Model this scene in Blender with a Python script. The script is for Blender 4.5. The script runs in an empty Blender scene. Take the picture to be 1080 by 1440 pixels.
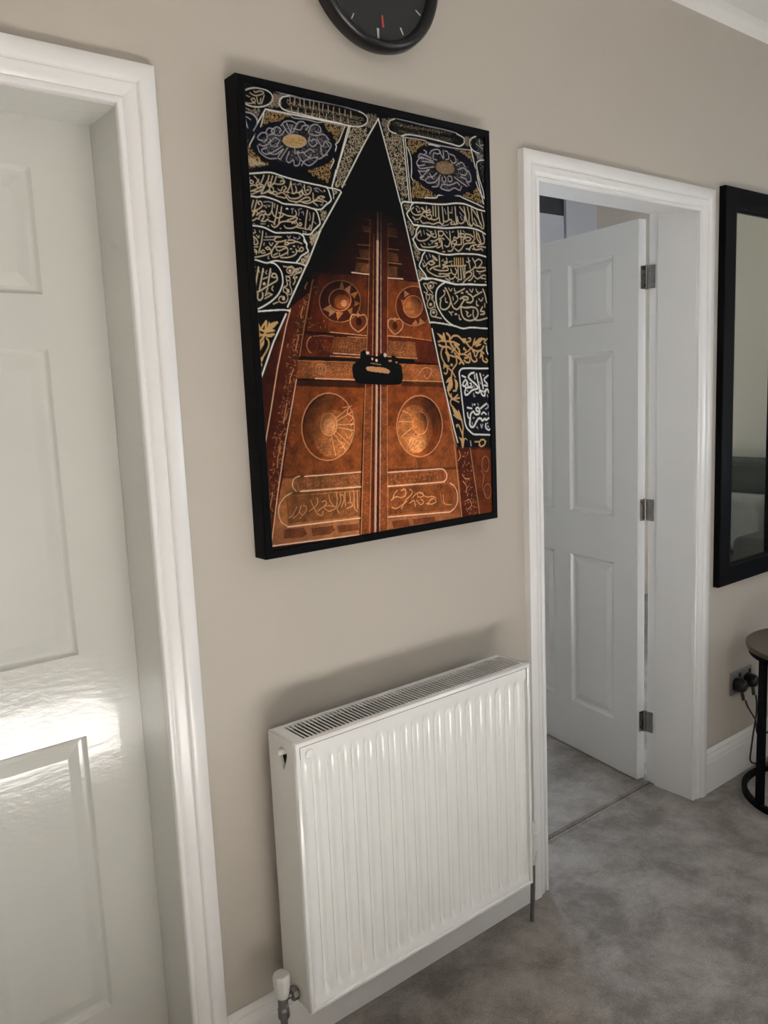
import bpy, bmesh, math, random
import numpy as np
from mathutils import Vector, Matrix

S = bpy.context.scene
COL = S.collection
PI = math.pi

# ------------------------------------------------------------------ camera
cam_d = bpy.data.cameras.new('camera')
cam = bpy.data.objects.new('camera', cam_d)
COL.objects.link(cam)
YAW, PIT, ROL, FPX = math.radians(38.2419), math.radians(-8.3265), math.radians(-2.4131), 1154.657
fwd = Vector((math.sin(YAW) * math.cos(PIT), math.cos(YAW) * math.cos(PIT), math.sin(PIT)))
rt = Vector((math.cos(YAW), -math.sin(YAW), 0))
up = rt.cross(fwd)
r2 = rt * math.cos(ROL) + up * math.sin(ROL)
u2 = -rt * math.sin(ROL) + up * math.cos(ROL)
M3 = Matrix((r2, u2, -fwd)).transposed()
cam.matrix_world = Matrix.Translation((-0.3587, -1.4827, 1.4609)) @ M3.to_4x4()
cam_d.sensor_fit = 'VERTICAL'
cam_d.sensor_height = 24.0
cam_d.lens = 24.0 * FPX / 1440.0
cam_d.clip_start = 0.02
S.camera = cam

# ------------------------------------------------------------------ world, sun, window and fill lamps
W = bpy.data.worlds.new('world')
S.world = W
W.use_nodes = True
nt = W.node_tree
bg = nt.nodes['Background']
bg.inputs['Color'].default_value = (0.60, 0.74, 1.0, 1)
bg.inputs['Strength'].default_value = 1.0

def lamp(name, kind, loc, rot_dir, energy, color, **kw):
    d = bpy.data.lights.new(name, kind)
    d.energy = energy
    d.color = color
    for k, v in kw.items():
        setattr(d, k, v)
    o = bpy.data.objects.new(name, d)
    COL.objects.link(o)
    o.location = loc
    o.rotation_euler = Vector(rot_dir).to_track_quat('-Z', 'Y').to_euler()
    return o

# the sun falls through an added, unseen ceiling hole (x 1.35..3.15, y -2.35..-1.60) and lights a patch of carpet at x -0.85..0.95
SUN_EL = math.radians(49.8)
sun_dir = Vector((-math.cos(SUN_EL), 0.0, -math.sin(SUN_EL)))
lamp('sun', 'SUN', (6, -2, 8), sun_dir, 225.0, (0.885, 0.95, 1.0), angle=math.radians(0.6))
# fill lamps added at the ceiling hole and low right, then the far room's window daylight
lamp('added_ceiling_fill', 'AREA', (2.25, -1.97, 2.70), (0, 0, -1), 6, (0.86, 0.93, 1.0),
     shape='RECTANGLE', size=1.8, size_y=0.75)
lamp('added_side_fill', 'AREA', (4.64, -2.30, 0.85), (-1, 0.45, 0), 26, (0.82, 0.91, 1.0),
     shape='RECTANGLE', size=1.1, size_y=1.1)
lamp('far_room_window_daylight', 'AREA', (2.59, 1.79, 1.50), (-0.35, -1, -0.35), 30, (0.70, 0.84, 1.0),
     shape='RECTANGLE', size=0.5, size_y=0.9)

S.view_settings.view_transform = 'Standard'
S.view_settings.look = 'None'
S.view_settings.gamma = 1.0
S.view_settings.use_curve_mapping = False
S.view_settings.exposure = 0.28
try:
    S.cycles.use_denoising = True
    S.cycles.use_guiding = False
    S.cycles.max_bounces = 10
    S.cycles.diffuse_bounces = 6
    S.cycles.glossy_bounces = 5
    S.cycles.sample_clamp_indirect = 20
    S.cycles.caustics_reflective = False
    S.cycles.caustics_refractive = False
except Exception:
    pass

# ------------------------------------------------------------------ helpers
def material(name, color, rough=0.5, metal=0.0, spec=0.5, coat=0.0, noise=None, bump=None, mix=None):
    """noise=(scale, amount) brightness mottling; bump=(scale, strength, distance[, stretch])"""
    m = bpy.data.materials.new(name)
    m.use_nodes = True
    t = m.node_tree
    b = t.nodes['Principled BSDF']
    b.inputs['Roughness'].default_value = rough
    b.inputs['Metallic'].default_value = metal
    b.inputs['Specular IOR Level'].default_value = spec
    b.inputs['Coat Weight'].default_value = coat
    b.inputs['Base Color'].default_value = (*color, 1)
    tc = t.nodes.new('ShaderNodeTexCoord')
    if noise:
        n = t.nodes.new('ShaderNodeTexNoise')
        n.inputs['Scale'].default_value = noise[0]
        n.inputs['Detail'].default_value = 4
        t.links.new(tc.outputs['Object'], n.inputs['Vector'])
        r = t.nodes.new('ShaderNodeMix')
        r.data_type = 'RGBA'
        a = noise[1]
        r.inputs['A'].default_value = (*[max(0, c * (1 - a)) for c in color], 1)
        r.inputs['B'].default_value = (*[min(1, c * (1 + a)) for c in color], 1)
        t.links.new(n.outputs['Fac'], r.inputs['Factor'])
        t.links.new(r.outputs['Result'], b.inputs['Base Color'])
    if bump:
        n2 = t.nodes.new('ShaderNodeTexNoise')
        n2.inputs['Scale'].default_value = bump[0]
        n2.inputs['Detail'].default_value = 3
        if len(bump) > 3:
            mp = t.nodes.new('ShaderNodeMapping')
            mp.inputs['Scale'].default_value = bump[3]
            t.links.new(tc.outputs['Object'], mp.inputs['Vector'])
            t.links.new(mp.outputs['Vector'], n2.inputs['Vector'])
        else:
            t.links.new(tc.outputs['Object'], n2.inputs['Vector'])
        bp = t.nodes.new('ShaderNodeBump')
        bp.inputs['Strength'].default_value = bump[1]
        bp.inputs['Distance'].default_value = bump[2]
        t.links.new(n2.outputs['Fac'], bp.inputs['Height'])
        t.links.new(bp.outputs['Normal'], b.inputs['Normal'])
    return m

WALL = material('beige_wall_paint', (0.475, 0.437, 0.385), 0.75, spec=0.25, noise=(3.0, 0.02), bump=(260, 0.25, 0.0006))
GREYWALL = material('grey_green_wall_paint', (0.60, 0.58, 0.52), 0.8)
CEIL = material('white_ceiling_paint', (0.78, 0.77, 0.75), 0.9)
GLOSS = material('white_gloss_paint', (0.60, 0.60, 0.57), 0.12, coat=0.4, noise=(6, 0.015), bump=(110, 0.45, 0.0010, (0.4, 1, 1)))
TRIM = material('white_trim_paint', (0.745, 0.74, 0.735), 0.24, noise=(6, 0.015), bump=(90, 0.15, 0.0006))
LEAFW = material('white_satin_door_paint', (0.62, 0.62, 0.62), 0.35, noise=(6, 0.015), bump=(120, 0.12, 0.0005))
RAD = material('white_radiator_enamel', (0.76, 0.76, 0.745), 0.10, coat=0.7, bump=(40, 0.10, 0.0006))
RADSIDE = material('radiator_side_enamel', (0.66, 0.65, 0.62), 0.35)
RADIN = material('radiator_inside_shade', (0.012, 0.011, 0.010), 0.8)  # near-black colour stands in for shade inside the radiator
BLACK = material('black_frame_lacquer', (0.002, 0.002, 0.0025), 0.5, spec=0.08)
CLOCKB = material('black_clock_plastic', (0.010, 0.010, 0.010), 0.30, spec=0.4)
DIAL = material('dark_clock_dial', (0.012, 0.012, 0.012), 0.45)
MARK = material('pale_clock_marking', (0.50, 0.52, 0.50), 0.4)
REDM = material('red_clock_hand_paint', (0.55, 0.06, 0.04), 0.4)
CHROME = material('brushed_steel', (0.33, 0.32, 0.31), 0.25, metal=1.0, noise=(60, 0.35))
DARKST = material('dark_steel_screw', (0.10, 0.10, 0.10), 0.35, metal=1.0)
COPPER = material('tarnished_grey_pipe', (0.20, 0.19, 0.18), 0.40, metal=0.6)
PLAST = material('white_valve_plastic', (0.62, 0.62, 0.59), 0.35)
BRUSH = material('brushed_nickel_socket', (0.30, 0.285, 0.265), 0.36, metal=0.6)
RUBBER = material('black_plug_plastic', (0.008, 0.008, 0.009), 0.38)
TOPM = material('bronze_table_top', (0.115, 0.085, 0.062), 0.30, metal=0.35, noise=(12, 0.10))
MIRR = material('mirror_silver', (0.80, 0.83, 0.79), 0.015, metal=1.0)
SOFA = material('charcoal_sofa_fabric', (0.07, 0.075, 0.07), 0.9, noise=(20, 0.1))
SOFA2 = material('light_grey_cushion_fabric', (0.27, 0.28, 0.26), 0.9, noise=(20, 0.1))
SHADE = material('brown_pouffe_leather', (0.13, 0.08, 0.05), 0.6)
WARD = material('white_wardrobe_laminate', (0.50, 0.50, 0.54), 0.4)
DARKW = material('wardrobe_gap_shade', (0.02, 0.02, 0.025), 0.6)  # dark colour stands in for shade in the wardrobe gap and recess
GROOVE = material('dark_threshold_groove', (0.03, 0.027, 0.024), 0.9)
UPVC = material('white_window_frame', (0.75, 0.75, 0.74), 0.3)

def carpet_mat():
    m = bpy.data.materials.new('grey_beige_velvet_carpet')
    m.use_nodes = True
    t = m.node_tree
    b = t.nodes['Principled BSDF']
    b.inputs['Roughness'].default_value = 0.95
    b.inputs['Specular IOR Level'].default_value = 0.1
    b.inputs['Sheen Weight'].default_value = 0.25
    b.inputs['Sheen Roughness'].default_value = 0.5
    tc = t.nodes.new('ShaderNodeTexCoord')
    n = t.nodes.new('ShaderNodeTexNoise')          # brushed pile patches
    n.inputs['Scale'].default_value = 5.5
    n.inputs['Detail'].default_value = 9
    n.inputs['Roughness'].default_value = 0.72
    n.inputs['Distortion'].default_value = 0.25
    t.links.new(tc.outputs['Object'], n.inputs['Vector'])
    r = t.nodes.new('ShaderNodeValToRGB')
    r.color_ramp.elements[0].position = 0.385
    r.color_ramp.elements[0].color = (0.165, 0.142, 0.122, 1)
    r.color_ramp.elements[1].position = 0.625
    r.color_ramp.elements[1].color = (0.345, 0.308, 0.278, 1)
    t.links.new(n.outputs['Fac'], r.inputs['Fac'])
    f = t.nodes.new('ShaderNodeTexNoise')
    f.inputs['Scale'].default_value = 260
    f.inputs['Detail'].default_value = 2
    t.links.new(tc.outputs['Object'], f.inputs['Vector'])
    mx = t.nodes.new('ShaderNodeMix')
    mx.data_type = 'RGBA'
    mx.blend_type = 'OVERLAY'
    mx.inputs['Factor'].default_value = 0.5
    t.links.new(r.outputs['Color'], mx.inputs['A'])
    t.links.new(f.outputs['Fac'], mx.inputs['B'])
    t.links.new(mx.outputs['Result'], b.inputs['Base Color'])
    bp = t.nodes.new('ShaderNodeBump')
    bp.inputs['Strength'].default_value = 0.9
    bp.inputs['Distance'].default_value = 0.008
    ad = t.nodes.new('ShaderNodeMath')
    ad.operation = 'MULTIPLY_ADD'
    ad.inputs[1].default_value = 0.35
    t.links.new(f.outputs['Fac'], ad.inputs[0])
    t.links.new(n.outputs['Fac'], ad.inputs[2])
    t.links.new(ad.outputs['Value'], bp.inputs['Height'])
    t.links.new(bp.outputs['Normal'], b.inputs['Normal'])
    return m
CARPET = carpet_mat()

def link(name, me, mat, parent=None, smooth=False):
    o = bpy.data.objects.new(name, me)
    COL.objects.link(o)
    if mat is not None and not me.materials:
        me.materials.append(mat)
    if parent is not None:
        o.parent = parent
    if smooth:
        for p in me.polygons:
            p.use_smooth = True
    return o

def finish(name, bm, mat, parent=None, smooth=False, bevel=0, seg=2, angle=None):
    bmesh.ops.remove_doubles(bm, verts=bm.verts, dist=1e-6)
    bmesh.ops.recalc_face_normals(bm, faces=bm.faces)
    me = bpy.data.meshes.new(name)
    bm.to_mesh(me)
    bm.free()
    o = link(name, me, mat, parent, smooth)
    if smooth and angle is not None:
        try:
            me.set_sharp_from_angle(angle=math.radians(angle))
        except Exception:
            pass
    if bevel:
        b = o.modifiers.new('bevel', 'BEVEL')
        b.width = bevel
        b.segments = seg
        b.limit_method = 'ANGLE'
    return o

def abox(bm, a, b):
    x0, y0, z0 = a
    x1, y1, z1 = b
    v = [bm.verts.new(p) for p in ((x0, y0, z0), (x1, y0, z0), (x1, y1, z0), (x0, y1, z0),
                                   (x0, y0, z1), (x1, y0, z1), (x1, y1, z1), (x0, y1, z1))]
    for f in ((0, 1, 2, 3), (4, 5, 6, 7), (0, 1, 5, 4), (1, 2, 6, 5), (2, 3, 7, 6), (3, 0, 4, 7)):
        bm.faces.new([v[i] for i in f])

def box(name, a, b, mat, parent=None, bevel=0, seg=2):
    bm = bmesh.new()
    abox(bm, a, b)
    return finish(name, bm, mat, parent, bevel=bevel, seg=seg)

def loft(name, rings, mat, parent=None, smooth=True, cap=True, closed=True, angle=40):
    """rings: list of lists of points, joined in order"""
    bm = bmesh.new()
    vr = [[bm.verts.new(p) for p in r] for r in rings]
    n = len(vr[0])
    for a, b in zip(vr, vr[1:]):
        for i in range(n if closed else n - 1):
            j = (i + 1) % n
            try:
                bm.faces.new((a[i], a[j], b[j], b[i]))
            except ValueError:
                pass
    if cap:
        for r in (vr[0], vr[-1]):
            try:
                bm.faces.new(r)
            except ValueError:
                pass
    return finish(name, bm, mat, parent, smooth=smooth, angle=angle)

def lathe(name, prof, mat, parent=None, axis='Z', origin=(0, 0, 0), n=48, angle=40, cap=True):
    """prof: list of (radius, height)"""
    rings = []
    ox, oy, oz = origin
    for r, h in prof:
        ring = []
        for k in range(n):
            a = 2 * PI * k / n
            c, s = r * math.cos(a), r * math.sin(a)
            if axis == 'Z':
                ring.append((ox + c, oy + s, oz + h))
            elif axis == 'Y':
                ring.append((ox + c, oy + h, oz + s))
            else:
                ring.append((ox + h, oy + c, oz + s))
        rings.append(ring)
    return loft(name, rings, mat, parent, angle=angle, cap=cap)

def spline(pts, steps=8):
    P = [Vector(p) for p in pts]
    P = [P[0] * 2 - P[1]] + P + [P[-1] * 2 - P[-2]]
    out = []
    for i in range(1, len(P) - 2):
        p0, p1, p2, p3 = P[i - 1:i + 3]
        for k in range(steps):
            t = k / steps
            out.append(0.5 * ((2 * p1) + (p2 - p0) * t + (2 * p0 - 5 * p1 + 4 * p2 - p3) * t * t + (3 * p1 - p0 - 3 * p2 + p3) * t ** 3))
    out.append(P[-2])
    return out

def tube(name, pts, r, mat, parent=None, n=12, smooth_pts=True, closed=False):
    P = spline(pts) if smooth_pts else [Vector(p) for p in pts]
    rings = []
    ref = None
    for i, p in enumerate(P):
        if closed:
            d = (P[(i + 1) % len(P)] - P[i - 1]).normalized()
        else:
            d = (P[min(i + 1, len(P) - 1)] - P[max(i - 1, 0)]).normalized()
        if ref is None:
            ref = Vector((0, 0, 1)) if abs(d.z) < 0.9 else Vector((1, 0, 0))
        a = (ref - d * ref.dot(d)).normalized()
        ref = a
        b = d.cross(a)
        rings.append([p + (a * math.cos(2 * PI * k / n) + b * math.sin(2 * PI * k / n)) * r for k in range(n)])
    if closed:
        rings.append(rings[0])
    return loft(name, rings, mat, parent, cap=not closed, angle=60)

def empty(name, loc=(0, 0, 0)):
    o = bpy.data.objects.new(name, None)
    COL.objects.link(o)
    o.location = loc
    o.empty_display_size = 0.05
    bpy.context.view_layer.update()
    return o

def adopt(root):
    """children were built in world coordinates: cancel the root's offset"""
    for c in [x for x in bpy.data.objects if x.parent == root]:
        c.matrix_parent_inverse = Matrix.Translation(root.location).inverted()

def tag(o, label=None, cat=None, group=None, kind=None):
    if label: o['label'] = label
    if cat: o['category'] = cat
    if group: o['group'] = group
    if kind: o['kind'] = kind
    return o

def structure(o, label, cat):
    return tag(o, label, cat, kind='structure')

# ------------------------------------------------------------------ measures
XA, X1, X2 = 0.3149, 1.2874, 2.1928      # outer edges of the architraves
ZH = 2.06                                 # top of the architraves
AW = 0.070                                # architrave width
TH = 0.170                                # wall thickness
ZC = 2.60
LX0, LX1 = -0.524, 0.246                  # left door lining faces
RX0, RX1 = 1.358, 2.122                   # right opening lining faces
ZL = 1.998                                # underside of the head lining
XW, XE, YB, YF = -1.25, 4.60, -3.20, 1.75

# ------------------------------------------------------------------ shell
def wall_front():
    bm = bmesh.new()
    lt = 0.028
    a0, a1, b0, b1, zt = LX0 - lt, LX1 + lt, RX0 - lt, RX1 + lt, ZL + lt
    abox(bm, (XW, 0, 0), (a0, TH, ZC))
    abox(bm, (a0, 0, zt), (a1, TH, ZC))
    abox(bm, (a1, 0, 0), (b0, TH, ZC))
    abox(bm, (b0, 0, zt), (b1, TH, ZC))
    abox(bm, (b1, 0, 0), (XE, TH, ZC))
    bmesh.ops.remove_doubles(bm, verts=bm.verts, dist=1e-5)
    dead = [f for f in bm.faces if len([g for g in bm.faces if g is not f and (g.calc_center_median() - f.calc_center_median()).length < 1e-5])]
    bmesh.ops.delete(bm, geom=dead, context='FACES')
    return finish('wall_front', bm, WALL)
structure(wall_front(), 'beige painted hall wall with two doorways', 'wall')

def panel_wall(name, pieces, mat, label):
    bm = bmesh.new()
    for a, b in pieces:
        abox(bm, a, b)
    structure(finish(name, bm, mat), label, 'wall')
structure(box('wall_left', (XW - 0.1, YB, 0), (XW, YF, ZC), WALL), 'beige wall at the left end of the hall', 'wall')
# right wall with a low window opening added for the side lamp (y -2.85..-1.75, z 0.30..1.40)
WY0, WY1, WZ0, WZ1 = -2.85, -1.75, 0.30, 1.40
panel_wall('wall_right', [((XE, YB, 0), (XE + 0.1, WY0, ZC)), ((XE, WY0, 0), (XE + 0.1, WY1, WZ0)), ((XE, WY0, WZ1), (XE + 0.1, WY1, ZC)),
                          ((XE, WY1, 0), (XE + 0.1, 0, ZC))], GREYWALL, 'grey wall seen in the mirror')
structure(box('wall_back', (XW, YB - 0.12, 0), (XE + 0.1, YB, ZC), WALL), 'beige wall behind the camera', 'wall')
w = empty('added_window', (XE, (WY0 + WY1) / 2, WZ0))
structure(w, 'added unseen white window frame around the side fill lamp', 'window')
for nm, a, b in (('window_jamb', (XE + 0.02, WY0, WZ0), (XE + 0.07, WY0 + 0.04, WZ1)),
                 ('window_jamb', (XE + 0.02, WY1 - 0.04, WZ0), (XE + 0.07, WY1, WZ1)),
                 ('window_head', (XE + 0.02, WY0, WZ1 - 0.04), (XE + 0.07, WY1, WZ1)),
                 ('window_sill', (XE - 0.02, WY0 - 0.02, WZ0 - 0.02), (XE + 0.1, WY1 + 0.02, WZ0 + 0.01))):
    box(nm, a, b, UPVC, w)
adopt(w)
FX0, FX1, FZ0, FZ1 = 2.32, 2.86, 1.02, 1.98
panel_wall('wall_far', [((XW, YF, 0), (FX0, YF + 0.1, ZC)), ((FX0, YF, 0), (FX1, YF + 0.1, FZ0)), ((FX0, YF, FZ1), (FX1, YF + 0.1, ZC)), ((FX1, YF, 0), (XE + 0.9, YF + 0.1, ZC))],
           WALL, 'wall of the room beyond the open door')
w = empty('window_2', ((FX0 + FX1) / 2, YF, FZ0))
structure(w, 'white framed window of the room beyond the open door', 'window')
for nm, a, b in (('window_jamb', (FX0, YF + 0.05, FZ0), (FX0 + 0.03, YF + 0.09, FZ1)), ('window_jamb', (FX1 - 0.03, YF + 0.05, FZ0), (FX1, YF + 0.09, FZ1)),
                 ('window_head', (FX0, YF + 0.05, FZ1 - 0.03), (FX1, YF + 0.09, FZ1)), ('window_sill', (FX0 - 0.02, YF - 0.02, FZ0 - 0.02), (FX1 + 0.02, YF + 0.1, FZ0 + 0.01))):
    box(nm, a, b, UPVC, w)
adopt(w)
structure(box('wall_far_right', (XE + 0.9, TH, 0), (XE + 1.0, YF, ZC), WALL), 'side wall of the room beyond the open door', 'wall')
structure(box('wall_partition', (0.9, TH, 0), (1.0, YF, ZC), WALL), 'partition between the rooms behind the two doors', 'wall')
HX0, HX1, HY0, HY1 = 1.35, 3.15, -2.35, -1.60       # ceiling hole added to shape the sun patch
panel_wall('ceiling', [((XW - 0.1, YB - 0.12, ZC), (HX0, YF + 0.1, ZC + 0.02)), ((HX1, YB - 0.12, ZC), (XE + 1.0, YF + 0.1, ZC + 0.02)),
                       ((HX0, YB - 0.12, ZC), (HX1, HY0, ZC + 0.02)), ((HX0, HY1, ZC), (HX1, YF + 0.1, ZC + 0.02))], CEIL, 'white ceiling with coved edge')
bpy.data.objects['ceiling']['category'] = 'ceiling'

# shallow cove between wall and ceiling
cv = [(0.0, -0.035), (-0.004, -0.018), (-0.012, -0.007), (-0.022, -0.002), (-0.038, 0.0), (0.0, 0.0)]
o = loft('trim_1', [[(x, y, ZC + z) for y, z in cv] for x in (XW, XE)], CEIL)
structure(o, 'white cove strip where wall meets ceiling', 'coving')

def floor_mesh(name, x0, x1, y0, y1, z, nx=2, ny=2):
    bm = bmesh.new()
    abox(bm, (x0, y0, z - 0.05), (x1, y1, z))
    return finish(name, bm, CARPET)
structure(floor_mesh('floor', XW - 0.1, XE + 0.1, YB - 0.12, 0.160, 0.0), 'brushed grey beige hall carpet', 'carpet')
structure(floor_mesh('floor.001', XW - 0.1, XE + 1.0, 0.168, YF, 0.004), 'grey beige carpet of the room beyond the open door', 'carpet')
# carpet edges rolled down to the seam under the door
def seam():
    bm = bmesh.new()
    for (ya, yb, zt) in ((0.146, 0.1635, 0.004), (0.1655, 0.186, 0.008)):
        prof = [(ya, 0.0), ((2 * ya + yb) / 3, zt), ((ya + 2 * yb) / 3, zt), (yb, -0.006)]
        v0 = [bm.verts.new((RX0, y, z)) for y, z in prof]
        v1 = [bm.verts.new((RX1, y, z)) for y, z in prof]
        for i in range(3):
            bm.faces.new((v0[i], v0[i + 1], v1[i + 1], v1[i]))
    return bm
o = box('trim_2', (RX0, 0.158, -0.02), (RX1, 0.170, -0.006), GROOVE)
structure(o, 'dark carpet joint across the open doorway', 'threshold')
c = finish('carpet_edge', seam(), CARPET, o)

# architrave profile: distance from the inner edge (d), projection (p)
AP = [(0, 0), (0, 0.009), (0.002, 0.0115), (0.006, 0.0125), (0.010, 0.0115), (0.012, 0.009), (0.0135, 0.0095), (0.017, 0.0125), (0.022, 0.0145),
      (0.029, 0.0155), (0.0345, 0.0160), (0.0362, 0.0140), (0.0375, 0.0140), (0.039, 0.0185), (0.043, 0.0215), (0.047, 0.022), (0.067, 0.022), (0.070, 0.020), (0.070, 0)]
def architrave(name, xi0, xi1, zi, y, sgn, label):
    """xi0/xi1: inner edges, zi: inner top; y wall plane; sgn -1 projects toward -y"""
    root = empty(name, ((xi0 + xi1) / 2, y, 0))
    def ring(cx, cz, dx, dz):
        return [(cx + dx * d, y + sgn * p, cz + dz * d) for d, p in AP]
    loft('architrave_side', [ring(xi0, 0, -1, 0), ring(xi0, zi, -1, 1)], TRIM, root, angle=35)
    loft('architrave_head', [ring(xi0, zi, -1, 1), ring(xi1, zi, 1, 1)], TRIM, root, angle=35)
    loft('architrave_side', [ring(xi1, zi, 1, 1), ring(xi1, 0, 1, 0)], TRIM, root, angle=35)
    adopt(root)
    return structure(root, label, 'architrave')
zi = ZH - AW - 0.008
architrave('trim_3', LX0 - 0.004, XA - AW, zi, 0, -1, 'white moulded architrave around the closed left door')
architrave('trim_4', X1 + AW, X2 - AW, zi, 0, -1, 'white moulded architrave around the open doorway')
zi = ZL + 0.016
architrave('trim_5', RX0 - 0.016, RX1 + 0.016, zi, TH, 1, 'white architrave on the far side of the open doorway')

# skirting profile (height, projection)
BP = [(0, 0), (0, 0.018), (0.112, 0.018), (0.114, 0.0155), (0.117, 0.0155), (0.119, 0.0175), (0.126, 0.0172), (0.133, 0.0150), (0.138, 0.0115), (0.1395, 0.0125), (0.144, 0.0120), (0.149, 0.0080), (0.152, 0.003), (0.152, 0)]
def skirting(name, x0, x1, y, sgn, label):
    o = loft(name, [[(x, y + sgn * p, h) for h, p in BP] for x in (x0, x1)], TRIM, angle=30)
    structure(o, label, 'skirting board')
skirting('baseboard_front', XA, X1, 0, -1, 'white moulded skirting board below the radiator')
skirting('baseboard_right', X2, XE, 0, -1, 'white moulded skirting board right of the open doorway')
skirting('baseboard_left', XW, LX0 - AW, 0, -1, 'white skirting board left of the closed door')

# ------------------------------------------------------------------ doors
def door_face_panels(W_, H_, panels, root, mat, t, flip=1):
    """leaf in local coordinates: x 0..W_, z 0..H_, faces at y=0 and y=t.  panels: x0,x1,z0,z1"""
    xs = sorted({0, W_, *[p[0] for p in panels], *[p[1] for p in panels]})
    zs = sorted({0, H_, *[p[2] for p in panels], *[p[3] for p in panels]})
    bm = bmesh.new()
    def inside(cx, cz):
        return any(p[0] < cx < p[1] and p[2] < cz < p[3] for p in panels)
    for y in (0, t):
        for a, b in zip(xs, xs[1:]):
            for c, d in zip(zs, zs[1:]):
                if not inside((a + b) / 2, (c + d) / 2):
                    bm.faces.new([bm.verts.new((x, y, z)) for x, z in ((a, c), (b, c), (b, d), (a, d))])
    for pts in (((0, 0), (0, H_)), ((W_, 0), (W_, H_)), ((0, 0), (W_, 0)), ((0, H_), (W_, H_))):
        (xa, za), (xb, zb) = pts
        bm.faces.new([bm.verts.new(p) for p in ((xa, 0, za), (xb, 0, zb), (xb, t, zb), (xa, t, za))])
    leaf = finish('door_leaf', bm, mat, root)
    ring = [(0, 0), (0.0015, 0.0025), (0.005, 0.0080), (0.008, 0.0100), (0.015, 0.0105), (0.017, 0.0100), (0.036, 0.0045), (0.039, 0.0038)]
    for p in panels:
        bm = bmesh.new()
        for y, s in ((0, 1), (t, -1)):
            prev = None
            for i, (o_, dp) in enumerate(ring):
                q = [bm.verts.new((x, y + s * dp, z)) for x, z in ((p[0] + o_, p[2] + o_), (p[1] - o_, p[2] + o_), (p[1] - o_, p[3] - o_), (p[0] + o_, p[3] - o_))]
                if prev:
                    for k in range(4):
                        bm.faces.new((prev[k], prev[(k + 1) % 4], q[(k + 1) % 4], q[k]))
                prev = q
            bm.faces.new(prev)
        finish('door_panel', bm, mat, root)
    return leaf

PZ = [(0.195, 0.797), (0.966, 1.560), (1.660, 1.886)]
def panels():
    return [(a, b, z0, z1) for z0, z1 in PZ for a, b in ((0.116, 0.346), (0.440, 0.668))]

# left door, closed: leaf face at y = 0.132
d1 = empty('door_1', (LX0, 0, 0))
structure(d1, 'closed white six panel door on the left', 'door')
leafroot = []
_before = set(bpy.data.objects)
door_face_panels(0.769, 1.990, panels(), d1, GLOSS, 0.035)
for o in set(bpy.data.objects) - _before:
    # local -> world: local x 0 at the right-hand edge so that the measured panel columns agree
    o.data.transform(Matrix.Translation((LX1 - 0.0005, 0.132, 0.006)) @ Matrix.Diagonal((-1, 1, 1, 1)))
    o.data.flip_normals()
def lining(root, x0, x1, mat, ZL=1.979):
    box('door_lining', (x0 - 0.028, 0.0, 0), (x0, TH, ZL), mat, root)
    box('door_lining', (x1, 0.0, 0), (x1 + 0.028, TH, ZL), mat, root)
    box('head_lining', (x0 - 0.028, 0.0, ZL), (x1 + 0.028, TH, ZL + 0.028), mat, root)
lining(d1, LX0, LX1, GLOSS)
# lever handle on the far (left) stile of the closed door
lathe('door_handle', [(0.0, 0), (0.026, 0), (0.026, -0.008), (0.010, -0.012), (0.009, -0.045), (0.0, -0.045)], CHROME, d1, axis='Y', origin=(LX0 + 0.06, 0.132, 1.0))
adopt(d1)

# right door, standing open into the far room
d2 = empty('door_2', (2.133, 0.196, 0))
structure(d2, 'open white six panel door with three steel hinges', 'door')
_before = set(bpy.data.objects)
door_face_panels(0.762, 1.986, panels(), d2, TRIM, 0.035)
LE = math.radians(80.79)
lx = Vector((math.cos(LE), math.sin(LE), 0))
ly = Vector((math.sin(LE), -math.cos(LE), 0))
ML = Matrix((( lx.x, ly.x, 0, 2.100), (lx.y, ly.y, 0, 0.201), (0, 0, 1, 0.010), (0, 0, 0, 1)))
for o in set(bpy.data.objects) - _before:
    o.data.transform(ML)
# lining with a rebate: stop part to y=.143, rebated back part
for s, xx in ((-1, RX0), (1, RX1)):
    bm = bmesh.new()
    a, b = sorted((xx, xx + s * 0.028))
    abox(bm, (a, 0.0, 0), (b, 0.143, ZL))
    a, b = sorted((xx + s * 0.012, xx + s * 0.028))
    abox(bm, (a, 0.143, 0), (b, TH + 0.012, ZL + 0.012))
    finish('door_lining', bm, TRIM, d2, bevel=0.0015, seg=2)
bm = bmesh.new()
abox(bm, (RX0 - 0.028, 0.0, ZL), (RX1 + 0.028, 0.143, ZL + 0.028))
abox(bm, (RX0 - 0.028, 0.143, ZL + 0.012), (RX1 + 0.028, TH + 0.012, ZL + 0.028))
finish('head_lining', bm, TRIM, d2, bevel=0.0015, seg=2)
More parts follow.
